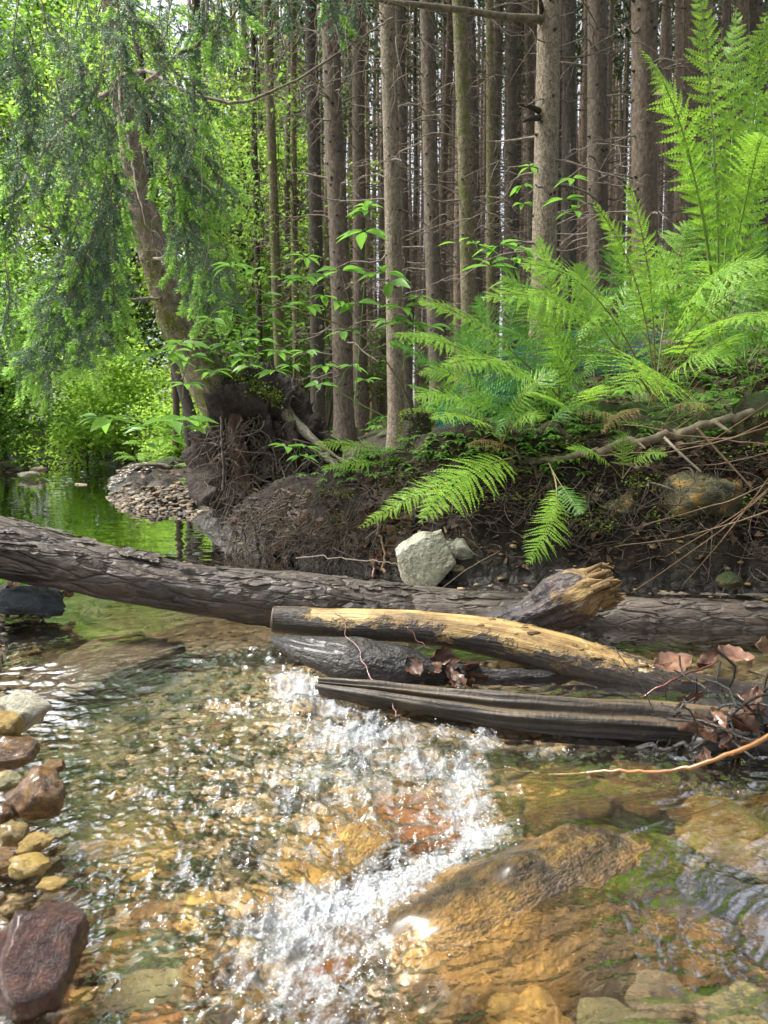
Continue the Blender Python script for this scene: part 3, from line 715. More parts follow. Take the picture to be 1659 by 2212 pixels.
M['rot_wood'] = fin(striped_wood("rotten_dark_wood", [(.36, (.010, .008, .009)), (.52, (.045, .034, .032)), (.66, (.11, .06, .045)), (.8, (.18, .13, .08))], (.25, 1, 1), 55, .5, .3, .012))
n, col, h, *_ = striped_wood("broken_stub_wood", [(.36, (.008, .007, .008)), (.52, (.035, .027, .026)), (.66, (.09, .05, .04)), (.8, (.18, .13, .08))], (.25, 1, 1), 55)
v = n.attr('tc', 'Vector'); sx = n.n('SeparateXYZ'); n.set(sx.inputs[0], v)
och = n.ramp(n.noise(n.map(v, (.2, 1, 1)), 60, 5, .7), [(.3, (.035, .02, .009)), (.5, (.16, .10, .035)), (.75, (.40, .28, .11))])
mk = n.ramp(n.math('ADD', n.math('MULTIPLY', sx.outputs[0], 1.9), n.math('MULTIPLY', n.noise(v, 16, 5, .7), .7)), [(.80, 0), (.88, 1)])
M['stub'] = n.done(n.bsdf(n.mix(mk, col, och), n.mix(mk, .45, .8), n.bump(h, 1., .012)))
M['rot_yellow'] = fin(striped_wood("rotten_yellow_wood", [(.3, (.03, .018, .010)), (.5, (.15, .09, .03)), (.75, (.40, .28, .11))], (.2, 1, 1), 60, .8, 0, .010))
M['wet_black'] = fin(striped_wood("wet_black_wood", [(.4, (.006, .006, .006)), (.6, (.03, .026, .022)), (.8, (.06, .05, .04))], (.3, 1, 1), 60, .42, .15, .02))
M['end_grain'] = simple_mat("cut_end_grain", (.05, .035, .022), (.20, .15, .09), 30, .7, .5)
def log_disp(seed, amp=.006, fl=.004, k=12):
    def f(tc, a):
        p = tc.copy(); p[..., 0] *= .22
        pl = ridged(p*k, 3, seed); step = np.round(fbm(p*k*1.1, 2, seed+5)*2.2)/2.2
        return amp*fbm(tc*4, 3, seed+9)+fl*step+fl*.25*(pl-1)
    return f
def log_from(name, rows, mat, n=220, k=64, seed=0, fl=.004, amp=.006, **tags):
    """rows: dx, dy, Y, width in view pixels"""
    c = np.array([P(r[0], r[1], r[2]) for r in rows]); rad = np.array([PX(r[3], r[2])/2 for r in rows])
    cs = spline(np.hstack([c, rad[:, None]]), n); mb = MB()
    tube(mb, cs[:, :3], cs[:, 3], k, cap=True, disp=log_disp(seed, amp, fl))
    return mb.obj(name, mat, **tags), cs
t = empty('fallen_log', P(830, 1360, 2.3), label='long fallen log with flaky dark bark lying right across the stream', cat='log')
o, lg = log_from('trunk', [(-330, 1085, 2.15, 128), (-150, 1130, 2.17, 126), (0, 1180, 2.2, 122), (200, 1228, 2.22, 120), (400, 1270, 2.24, 114), (600, 1293, 2.26, 116), (830, 1318, 2.27, 118), (1000, 1337, 2.27, 116), (1340, 1342, 2.25, 118), (1660, 1346, 2.22, 116), (1950, 1350, 2.2, 116), (2400, 1340, 2.25, 112)], M['bark_log'], 420, 96, 4, .0065, .008)
o.parent = t; o.location = -t.location
# loose bark flakes standing off the log
rng = np.random.default_rng(8); mb = MB()
for k in range(230):
    i = rng.integers(8, 410); a = rng.uniform(.15, 2.9); T, N, B = (lg[i+1, :3]-lg[i-1, :3]), None, None; T /= np.linalg.norm(T)
    upv = np.array([0, 0, 1.]); B = np.cross(T, upv); B /= np.linalg.norm(B); N = np.cross(B, T)
    d = N*math.sin(a)-np.array([0, 1, 0])*math.cos(a)*1.0; d /= np.linalg.norm(d)
    p = lg[i, :3]+d*(lg[i, 3]+.002); L = rng.uniform(.012, .045); W = rng.uniform(.006, .018); s_ = np.cross(d, T); s_ /= np.linalg.norm(s_)
    g = [(u_, w_) for u_ in np.linspace(-1, 1, 6) for w_ in (-1, 0, 1)]
    V = [p+T*L*u_*(1+.2*rng.normal())+s_*W*w_*(1-.5*abs(u_)**2)*(1+.25*rng.normal())+d*(.002+.004*(w_ > 0)*rng.random()+.002*rng.random()) for u_, w_ in g]
    q = [[i_*3+j, i_*3+j+1, i_*3+j+4, i_*3+j+3] for i_ in range(5) for j in range(2)]
    mb.add(V, q, tc=np.array([[x[0], x[1]*.5, x[2]] for x in V]))
o = mb.obj('bark_flakes', M['bark_log'], parent=t, kind='stuff'); o.location = -t.location

t = empty('peeled_log', P(1100, 1420, 1.95), label='yellow peeled log with a cut left end and dark wet right half', cat='log')
rows = [(590, 1337, 2.02, 62), (640, 1340, 2.02, 66), (720, 1346, 2.0, 62), (900, 1355, 1.97, 68), (1060, 1376, 1.94, 80), (1200, 1412, 1.9, 92), (1350, 1455, 1.86, 92), (1500, 1497, 1.82, 92), (1660, 1520, 1.78, 92), (1900, 1530, 1.76, 90), (2050, 1515, 1.8, 86)]
o, yl = log_from('trunk', rows, M['yellow_log'], 300, 64, 12, .0016, .004); o.parent = t; o.location = -t.location
mb = MB(); c0 = yl[0, :3]; T = yl[0, :3]-yl[3, :3]; T /= np.linalg.norm(T); tube(mb, [c0-T*.004, c0+T*.0025], [yl[0, 3]*.90, yl[0, 3]*.82], 32, cap=True)
o = mb.obj('cut_end', M['end_grain'], parent=t); o.location = -t.location
mb = MB()   # broken knots with curled bark on the yellow log
for k in range(46):
    i = rng.integers(110, 215); a = rng.uniform(.3, 2.4); d = np.array([0, -math.cos(a), math.sin(a)]); p = yl[i, :3]+d*yl[i, 3]*.99
    v_, t_ = iv, it; s_ = rng.uniform(.003, .009); u_ = v_*np.array([s_*2.2, s_*.7, s_*.8])*(1+.4*noise(v_*3+k, k)[:, None]); mb.add(u_+p, None, t_, tc=u_+p)
o = mb.obj('torn_bark', M['rot_yellow'], parent=t, kind='stuff'); o.location = -t.location

# broken chunk wedged between the logs
t = empty('broken_stub', P(1230, 1340, 2.1), label='thick broken stub of dark rotten wood pointing up right between the two logs', cat='log stub')
c = np.array([P(1060, 1368, 2.12), P(1130, 1345, 2.11), P(1200, 1312, 2.10), P(1262, 1283, 2.08), P(1318, 1262, 2.06)]); rad = np.array([PX(x, 2.1)/2 for x in (84, 100, 112, 116, 92)])
cs = spline(np.hstack([c, rad[:, None]]), 90); mb = MB()
def dd(tc, a): 
    e = sm(tc[..., 0]/tc[-1, 0, 0], .72, 1); return .012*fbm(tc*9, 4, 31)+.010*(ridged(tc*np.array([6, 26, 26]), 3, 33)-1)-e*.028*(1+noise(tc*np.array([10, 40, 40]), 8))
tube(mb, cs[:, :3], cs[:, 3], 72, cap=True, disp=dd); o = mb.obj('stub_wood', M['stub'], parent=t); o.location = -t.location
mb = MB(); T = cs[-1, :3]-cs[-8, :3]; T /= np.linalg.norm(T); Bv = np.cross(T, [0, 0, 1]); Bv /= np.linalg.norm(Bv); Nv = np.cross(Bv, T)
for k in range(46):   # jagged splinters of the torn end
    a = rng.uniform(0, 6.3); q_ = math.sqrt(rng.random())*cs[-1, 3]*1.02; off = Bv*math.cos(a)*q_+Nv*math.sin(a)*q_; L = rng.uniform(-.02, .035)*(1.1-q_/cs[-1, 3]*.5)
    s0 = cs[-14, :3]+off; tube(mb, [s0, s0+T*(.04+L*.5)+rng.normal(size=3)*.003, s0+T*(.045+L)+rng.normal(size=3)*.006], [.009, .007, .0015], 6)
o = mb.obj('torn_end', M['rot_yellow'], parent=t); o.location = -t.location

def plank():
    """half-sunk weathered beam, split along its grain"""
    t = empty('weathered_beam', P(1150, 1560, 1.7), label='dark wet grooved beam of old wood lying along the rapid in front of the logs', cat='beam')
    rows = [(690, 1480, 1.76, 26), (760, 1490, 1.72, 44), (880, 1510, 1.69, 66), (1000, 1528, 1.66, 84), (1100, 1542, 1.63, 100), (1250, 1553, 1.60, 104), (1400, 1562, 1.58, 100), (1500, 1570, 1.56, 92), (1640, 1585, 1.54, 80)]
    c = np.array([P(*r[:3]) for r in rows]); rad = np.array([PX(r[3], r[2])/2*.74 for r in rows]); cs = spline(np.hstack([c, rad[:, None]]), 260); mb = MB()
    def f(tc, a):
        r_ = np.hypot(tc[..., 1], tc[..., 2])+1e-6; g = ridged(np.stack([tc[..., 0]*.8, tc[..., 1]/r_*2.6, tc[..., 2]/r_*2.6], -1), 4, 51)+.35*fbm(tc*np.array([7, 70, 70]), 2, 57); flat = .012*np.abs(np.cos(2*a))[None]
        return .010*(g-1)*np.clip(r_/.03, .3, 1)+flat+.002*fbm(tc*5, 3, 52)
    tube(mb, cs[:, :3], cs[:, 3], 96, cap=True, disp=f); o = mb.obj('beam_wood', M['wet_plank'], parent=t); o.location = -t.location
plank()
o, _ = log_from('sunken_log', [(590, 1378, 1.98, 30), (650, 1402, 1.94, 60), (740, 1425, 1.90, 84), (850, 1445, 1.88, 94), (960, 1455, 1.87, 84), (1080, 1462, 1.87, 64), (1200, 1462, 1.87, 50)], M['wet_black'], 140, 56, 61, .010, .016, label='black knobbly sunken log glistening wet under the yellow log', cat='log')

# ================================================================== ROOTS, STICKS
M['root'] = simple_mat('root_bark', (.026, .019, .014), (.12, .092, .066), 60, .85, .5, .003, vec='tc')
M['stick_grey'] = simple_mat('grey_stick', (.16, .13, .10), (.34, .29, .23), 40, .8, .3, .002, vec='tc')
M['stick_tan'] = simple_mat('tan_dry_stalk', (.08, .048, .025), (.20, .125, .065), 30, .7, .2, .001, vec='tc')
M['stick_orange'] = simple_mat('orange_wet_twig', (.12, .05, .014), (.32, .15, .045), 30, .35, .2, .001, coat=.5, vec='tc')
M['stick_red'] = simple_mat('dark_red_twig', (.05, .014, .010), (.16, .05, .035), 30, .4, .2, .001, coat=.3, vec='tc')
M['branch'] = simple_mat('mossy_branch_bark', (.055, .045, .028), (.19, .155, .10), 30, .85, .6, .004, vec='tc')
M['dead_branch'] = simple_mat('dead_branch_bark', (.075, .058, .044), (.25, .205, .16), 30, .9, .3, .003)
M['red_bark'] = simple_mat('peeled_red_brown_wood', (.03, .014, .009), (.12, .06, .036), 40, .85, .8, .008, vec='tc', stretch=(.3, 1, 1))
def stick(name, pts, w0, w1, mat, k=7, n=40, jit=.0, seed=0, parent=None, world=False, **tags):
    """pts: (dx, dy, Y); widths in metres"""
    c = np.array(pts, float) if world else np.array([P(*p) for p in pts]); c = spline(c, n); g = np.random.default_rng(seed+len(pts))
    if jit: c = c+jit*fbm(xyz(np.arange(n)*.25, seed, 0), 3, seed)[:, None]*np.array([1, .3, 1])
    r = np.linspace(w0, w1, n)/2*(1+.12*noise(xyz(np.arange(n)*.6, seed, 5), 3)); mb = MB(); tube(mb, c, r, k, cap=True)
    return mb.obj(name, mat, parent=parent, **tags)
t = stick('fallen_branch', [(1760, 850, 2.75), (1659, 880, 2.72), (1560, 908, 2.70), (1460, 938, 2.70), (1350, 957, 2.72), (1250, 985, 2.78), (1130, 1002, 2.85), (1040, 1035, 2.95)], .036, .024, M['branch'], 12, 90, .012, 3,
      label='long thick grey brown fallen branch with stubs running along the top of the dark bank', cat='branch')
for i, (a, b_, w_) in enumerate([((1545, 912, 2.69), (1580, 935, 2.62), .02), ((1455, 935, 2.7), (1430, 915, 2.68), .018), ((1375, 952, 2.7), (1395, 970, 2.66), .012)]):
    stick('stub', [a, b_], w_, w_*.35, M['branch'], 8, 8, 0, i, parent=t)
stick('stick', [(1435, 945, 2.62), (1465, 975, 2.58), (1515, 1020, 2.55)], .011, .007, M['stick_grey'], label='straight blue grey stick slanting down from the long fallen branch', cat='stick')
stick('stick', [(1505, 925, 2.6), (1560, 985, 2.56), (1625, 1055, 2.5)], .010, .006, M['stick_tan'], label='pale tan stick slanting down right beneath the long branch', cat='stick')
stick('branch', [(965, 870, 3.5), (1040, 905, 3.3), (1150, 912, 3.2), (1240, 915, 3.1), (1330, 905, 3.0)], .012, .014, M['dead_branch'], label='thin dark branch lying above the long thick branch', cat='branch')
stick('root', [(1045, 965, 3.1), (960, 1010, 3.12), (880, 1060, 3.15), (815, 1110, 3.2)], .032, .03, M['root'], 10, 50, .02, 9, label='thick dark root sloping down left behind the long fern frond', cat='root')
stick('root', [(830, 1120, 3.05), (815, 1160, 3.0), (813, 1210, 2.95), (806, 1250, 2.9)], .013, .016, M['stick_red'], 8, 30, .01, 5, label='reddish upright root standing in the water left of the large pale rock', cat='root')
stick('root', [(822, 1110, 3.0), (818, 1160, 2.95), (826, 1210, 2.9), (833, 1238, 2.85)], .008, .012, M['stick_tan'], 8, 30, .01, 6, label='pale upright root beside the reddish upright root', cat='root')
stick('root', [(650, 1095, 3.7), (700, 1070, 3.6), (760, 1035, 3.55), (800, 1050, 3.5), (815, 1090, 3.45)], .016, .02, M['root'], 9, 60, .02, 7, label='bent root arching over the stones right of the root plate', cat='root')
stick('root', [(660, 945, 4.4), (700, 985, 4.1), (745, 1010, 3.9), (800, 1015, 3.8)], .035, .028, M['root'], 10, 50, .02, 8, label='thick root reaching down right from the upturned root plate', cat='root')
stick('twig', [(640, 1205, 2.9), (720, 1203, 2.85), (800, 1210, 2.8), (860, 1222, 2.78)], .005, .004, M['stick_grey'], 6, 40, .006, 4, label='thin pale twig lying on the bank edge above the bark log', cat='twig')
stick('twig', [(1075, 1660, 1.5), (1180, 1672, 1.44), (1320, 1668, 1.38), (1480, 1655, 1.34), (1600, 1618, 1.30), (1720, 1560, 1.25)], .005, .009, M['stick_orange'], 8, 70, .004, 2, label='long curved orange twig over the water at the right edge', cat='twig')
stick('twig', [(725, 1325, 1.93), (760, 1380, 1.86), (800, 1450, 1.76), (835, 1510, 1.68), (865, 1548, 1.62)], .004, .0025, M['stick_red'], 6, 40, .006, 3, label='thin dark red twig leaning across the yellow log into the water', cat='twig')
stick('twig', [(1390, 1505, 1.72), (1440, 1475, 1.72), (1500, 1450, 1.74), (1545, 1432, 1.76)], .006, .005, M['stick_red'], 6, 30, .006, 5, label='dark twig under the spotted brown leaf on the yellow log', cat='twig')
stick('twig', [(1200, 1232, 2.3), (1230, 1237, 2.27), (1290, 1243, 2.2)], .004, .003, M['stick_grey'], 6, 20, .003, 6, label='short white twig above the broken stub', cat='twig')
stick('twig', [(1080, 1190, 2.5), (1010, 1230, 2.45), (950, 1275, 2.42)], .005, .004, M['root'], 6, 30, .003, 7, label='dark twig crossing in front of the large pale rock', cat='twig')
stick('twig', [(880, 1355, 1.8), (905, 1385, 1.78), (930, 1405, 1.76)], .003, .002, M['stick_red'], 5, 20, .003, 8, label='thin red twig above the wet brown leaves', cat='twig')
stick('twig', [(1590, 1500, 1.6), (1640, 1535, 1.55), (1700, 1590, 1.5)], .005, .004, M['stick_red'], 6, 20, .003, 9, label='dark red twig at the right edge on the yellow log', cat='twig')
stick('branch', [(1240, 1640, 1.55), (1340, 1625, 1.52), (1450, 1618, 1.5), (1560, 1600, 1.48)], .012, .010, M['wet_black'], 8, 40, .01, 11, label='dark wet branch low over the water above the orange twig', cat='branch')
stick('branch', [(370, 1010, 8.6), (300, 1008, 8.7), (255, 1035, 8.9), (240, 1040, 8.9)], .05, .02, M['root'], 7, 30, .03, 12, label='dark crooked branch lying on the stones of the far shore', cat='branch')
# long dry reed-like stalks fanned over the bank at the right
g = np.random.default_rng(77)
for i in range(15):
    k = i % 3
    if k == 0: a = (g.uniform(1250, 1500), g.uniform(905, 1010), g.uniform(2.62, 2.8)); b_ = (1720, g.uniform(820, 1010), g.uniform(2.3, 2.6))
    elif k == 1: a = (g.uniform(1310, 1480), g.uniform(1120, 1290), g.uniform(2.45, 2.6)); b_ = (g.uniform(1660, 1800), g.uniform(950, 1130), g.uniform(2.2, 2.4))
    else: a = (g.uniform(1180, 1400), g.uniform(930, 1010), 2.75); b_ = (g.uniform(1500, 1680), g.uniform(780, 900), g.uniform(2.8, 3.0))
    m = ((a[0]+b_[0])/2+g.uniform(-20, 20), (a[1]+b_[1])/2+g.uniform(5, 25), (a[2]+b_[2])/2)
    lab = ['dry tan stalk lying over the top of the bank at the right', 'dry tan stalk hanging down the bank face at the right edge', 'dry tan stalk lying on litter above the long fallen branch'][k]
    stick('dry_stalk', [a, m, b_], .0035, .0055, M['stick_tan'], 5, 24, .004, i, label=lab, cat='stalk', group=['dry stalks over the bank top', 'dry stalks hanging at the right edge', 'dry stalks above the fallen branch'][k])

# fine root tangle over the bank faces
def surf_point(dx, dy):
    p = GR(dx, dy); return p
g = np.random.default_rng(21); mb = MB()
for k in range(760):
    z = g.random()
    if z < .40: dx, dy = g.uniform(1000, 1659), g.uniform(985, 1150)
    elif z < .60: dx, dy = g.uniform(560, 1000), g.uniform(1000, 1220)
    elif z < .93: dx, dy = g.uniform(470, 800), g.uniform(1040, 1200)
    else: dx, dy = g.uniform(1480, 1680), g.uniform(1000, 1300)
    p = GR(dx, dy)
    if p[1] > 6: continue
    L = g.uniform(.05, .28)*p[1]/2.8; d = np.array([g.normal()*.7, -.25-.25*g.random(), -.9*g.random()+.15]); d /= np.linalg.norm(d)
    e = p+d*L; c = wiggle(p+np.array([0, .03, .0]), e, 12, .16, g, .1); c[:, 1] -= .02*np.sin(np.linspace(0, 3.14, 12))
    tube(mb, c, np.linspace(1, .35, 12)*g.uniform(.0006, .0026)*(1+1.5*(g.random() > .93)), 5)
for k in range(110):   # stouter roots clasping the bank
    dx, dy = (g.uniform(470, 900), g.uniform(1010, 1200)) if k < 100 else (g.uniform(1000, 2000), g.uniform(1010, 1200))
    p = GR(dx, dy)
    if p[1] > 6: continue
    n_ = 9; a = g.uniform(-1.2, 1.2); pts = []
    for q in range(n_): pts.append(GR(dx+q*g.uniform(4, 12)*math.cos(a), dy+q*6*math.sin(a)+g.normal()*4)+np.array([0, -.012, .010]))
    pts = np.array(pts)
    if np.ptp(pts[:, 1]) > .5: continue
    tube(mb, spline(pts, 26), np.linspace(1, .4, 26)*g.uniform(.003, .008), 7)
mb.obj('root_tangle', M['root'], kind='stuff')

# ================================================================== TREES
def trunk_mat(name, c1, c2, c3, sc=1., moss=.0, redden=.0):
    n = NT(name); o = n.attr('tc', 'Vector'); s1 = n.map(o, (.6, 1, 1)); wv = n.warp(s1, 18, .03)
    e = n.vor(wv, 34*sc, 'DISTANCE_TO_EDGE'); f = n.noise(n.map(o, (.5, 1, 1)), 45*sc, 5, .65); g = n.noise(o, 2.5, 4)
    col = n.ramp(f, [(.32, c1), (.52, c2), (.75, c3)]); col = n.mix(n.ramp(e, [(0, .30), (.07, 0)]), col, tuple(x*.35 for x in c1))
    col = n.mix(n.ramp(g, [(.45, 0), (.7, .6)]), col, tuple(x*.6 for x in c2))
    if sc > 1.1:
        vc = n.n('SeparateColor'); n.set(vc.inputs[0], n.vor(wv, 75, out='Color')); col = n.mix(n.math('MULTIPLY', vc.outputs[0], .6), col, tuple(x*1.15 for x in c3)); col = n.mix(n.ramp(n.noise(o, 110, 4, .7), [(.52, 0), (.6, .7)]), col, tuple(x*.5 for x in c1))
    if moss: col = n.mix(n.ramp(n.math('ADD', n.noise(o, 9, 5, .7), n.math('MULTIPLY', n.noise(n.co('Object'), 1.5, 3), .5)), [(.95-moss*.4, 0), (1.02-moss*.3, .9)]), col, (.10, .12, .03))
    oi = n.n('ObjectInfo').outputs['Random']; col = n.mix(1., col, n.ramp(oi, [(0, (.75, .75, .75)), (.5, (1, .95, .9)), (1, (1.25, 1.1, 1.0))]), 'MULTIPLY')
    h = n.math('ADD', n.math('MULTIPLY', n.ramp(e, [(0, 0), (.15, 1)]), .35), f)
    return n.done(n.bsdf(col, .88, n.bump(h, .9, .006), spec=.25))
M['bark_near'] = trunk_mat('spruce_bark', (.068, .058, .044), (.155, .138, .104), (.28, .255, .20), 1.2, moss=.15)
M['bark_green'] = trunk_mat('greenish_spruce_bark', (.06, .052, .032), (.16, .14, .085), (.27, .24, .15), 1.3, moss=.5)
M['bark_brown'] = trunk_mat('brown_spruce_bark', (.060, .051, .040), (.135, .115, .090), (.23, .20, .155), .8, moss=.12)
M['bark_far'] = trunk_mat('spruce_bark_painted_light', (.15, .12, .095), (.29, .235, .19), (.42, .35, .285), .6)  # paler copy of the bark, light on the far rows put into its colour
M['bark_lean'] = trunk_mat('mossy_leaning_bark', (.065, .057, .046), (.17, .155, .125), (.31, .29, .24), 1., moss=.45)
M['bark_dark'] = trunk_mat('dark_wet_bark', (.03, .025, .02), (.07, .06, .045), (.12, .10, .08), .8)
M['needle_crown'] = leaf_mat('spruce_crown_needles', (.018, .035, .012), (.06, .09, .03), .6, .35)
M['leaf_bright'] = leaf_mat('bright_beech_leaves', (.13, .27, .03), (.32, .48, .07), .5, .6, scale=.8)
M['leaf_mid'] = leaf_mat('mid_green_leaves', (.07, .17, .025), (.19, .33, .055), .5, .55, scale=.8)
M['leaf_dark'] = leaf_mat('dark_green_leaves', (.05, .12, .02), (.13, .24, .045), .5, .5, scale=.8)
M['leaf_herb'] = leaf_mat('herb_leaves', (.045, .13, .018), (.14, .29, .045), .45, .45, scale=1.5)
M['leaf_sapling'] = leaf_mat('sapling_leaves', (.07, .20, .035), (.17, .36, .07), .35, .5, tcol=(.25, .5, .05), scale=6)
M['knot'] = simple_mat('dark_knot', (.015, .011, .008), (.05, .038, .028), 30, .9)

def kite_leaves(mb, pos, size, g, flat=.5, asp=.55, fold=.25):
    """pointed folded leaves at pos (n x 3)"""
    n = len(pos); size = np.broadcast_to(size, (n,))*g.uniform(.7, 1.3, n)
    a = g.normal(size=(n, 3)); a[:, 2] = a[:, 2]*.45-.25; a /= np.linalg.norm(a, axis=1)[:, None]
    nn = g.normal(size=(n, 3)); nn[:, 2] += flat*3; nn -= a*np.sum(nn*a, 1)[:, None]; nn /= np.linalg.norm(nn, axis=1)[:, None]+1e-9
    s_ = np.cross(a, nn); L = size[:, None]; W = L*asp*.5
    v = np.stack([pos, pos+a*L*.45+s_*W+nn*L*fold*.3, pos+a*L, pos+a*L*.45-s_*W+nn*L*fold*.3, pos+a*L*.5], 1).reshape(-1, 3)
    b_ = np.arange(n)[:, None]*5
    mb.add(v, None, np.concatenate([b_+np.array([[0, 4, 1]]), b_+np.array([[1, 4, 2]]), b_+np.array([[0, 3, 4]]), b_+np.array([[3, 2, 4]])]))

def spruce_parts(seed, Ht, r0, crown_z, nb, nstrip, k=12, nseg=26, knots=40, wob=.04):
    g = np.random.default_rng(seed); z = np.concatenate([[-.6, 0, .15, .35], np.linspace(.7, Ht, nseg)])
    rad = r0*(1-(np.clip(z, 0, None)/Ht)*.85); rad[:3] *= [1.7, 1.4, 1.15]
    c = np.stack([wob*fbm(xyz(z*.25, seed, 0), 2, seed), wob*fbm(xyz(z*.25, seed, 5), 2, seed+1), z], -1)
    c -= c[1]*np.array([1, 1, 0])
    tr = MB(); tube(tr, c, rad, k)
    kn = MB(); axis = lambda h: np.array([np.interp(h, z, c[:, 0]), np.interp(h, z, c[:, 1]), h])
    for i in range(knots):
        h = g.uniform(.5, 7.5); a = g.uniform(0, 6.3); d = np.array([math.cos(a), math.sin(a), .1]); rr_ = np.interp(h, z, rad)
        p = axis(h)+d*rr_*.96; L = g.uniform(.008, .03)
        tube(kn, [p-d*.01, p+d*.004, p+d*L], [r0*.20, r0*.13, r0*.04], 6, cap=True)
    br = []
    for i in range(nb):
        h = g.uniform(.9, crown_z+.5)*(.35+.65*g.random()); h = max(h, .8); a = g.uniform(0, 6.3); L = g.uniform(.35, 1.0)*(.6+.12*h)
        d = np.array([math.cos(a), math.sin(a), g.uniform(-.25, .45)]); rr_ = np.interp(h, z, rad); p = axis(h)+d*rr_*.8
        mb = MB(); e = p+d*L; cc = wiggle(p, e, 9, .06, g); cc[:, 2] -= .22*L*np.linspace(0, 1, 9)**2
        tube(mb, cc, np.linspace(1, .22, 9)*r0*g.uniform(.06, .12), 4)
        for s_ in range(g.integers(2, 6)):
            j = g.integers(2, 8); sd_ = d*g.uniform(.2, .8)+g.normal(size=3)*.5; e2 = cc[j]+sd_*L*g.uniform(.15, .4); c2 = wiggle(cc[j], e2, 6, .08, g, -.0); c2[:, 2] -= .12*L*np.linspace(0, 1, 6)**2
            tube(mb, c2, np.linspace(1, .3, 6)*r0*.035, 3)
        br.append(mb)
    cr = MB()
    hs = crown_z+(Ht-crown_z)*g.random(nstrip)**1.25; az = g.uniform(0, 6.283, nstrip); az = np.round(az*1.6)/1.6+g.normal(size=nstrip)*.12
    hs = np.round(hs*2.2)/2.2+g.normal(size=nstrip)*.07
    R_ = (1.9*(1-(hs-crown_z)/(Ht-crown_z))**.8+.25)*np.sqrt(g.random(nstrip)); R_ *= sm(hs, crown_z-1.0, crown_z+2.0)*.6+.4
    base = np.stack([R_*np.cos(az), R_*np.sin(az), hs-.22*R_], -1)
    d = np.stack([np.cos(az), np.sin(az), np.full(nstrip, -.5)], -1)+g.normal(size=(nstrip, 3))*.5; d /= np.linalg.norm(d, axis=1)[:, None]
    s_ = np.cross(d, g.normal(size=(nstrip, 3))); s_ /= np.linalg.norm(s_, axis=1)[:, None]; L = g.uniform(.12, .38, nstrip)[:, None]; W = L*.16
    v = np.stack([base, base+d*L*.5+s_*W, base+d*L, base+d*L*.5-s_*W], 1).reshape(-1, 3); cr.add(v, (np.arange(nstrip)[:, None]*4+np.arange(4)[None]))
    return tr, kn, br, cr
def spruce_proto(seed, Ht, r0, crown_z, nb, nstrip, bark, split=False, **kw):
    tr, kn, br, cr = spruce_parts(seed, Ht, r0, crown_z, nb, nstrip, **kw)
    P_ = [('trunk', tr.mesh('trunk', bark)), ('knots', kn.mesh('knots', M['knot']))]
    if split: P_ += [('branch', x.mesh('branch', M['dead_branch'])) for x in br]
    else:
        al = MB()
        for x in br:
            for v in x.v: pass
            al.add(np.concatenate(x.v), np.concatenate([q for q in x.q]) if x.q else None, np.concatenate(x.t) if x.t else None)
        P_.append(('dead_branches', al.mesh('dead_branches', M['dead_branch'])))
    if nstrip: P_.append(('crown', cr.mesh('crown', M['needle_crown'])))
    return P_
def place_tree(name, parts, x, y, rz, s=1., lean=(0, 0), label=None, group=None, cat='spruce', sxy=1.):
    z = gz(x, y)
    t = empty(name, (x, y, z-.02), label=label, cat=cat, group=group); t.rotation_euler = (lean[0], lean[1], rz); t.scale = (s*sxy, s*sxy, s)
    for nm, me in parts:
        o = bpy.data.objects.new(nm, me); COL.objects.link(o); o.parent = t
        if nm in ('knots', 'dead_branches'): o['kind'] = 'stuff'
    return t
def at_col(dx, dy, Y): p = P(dx, dy, Y); return p[0], p[1]
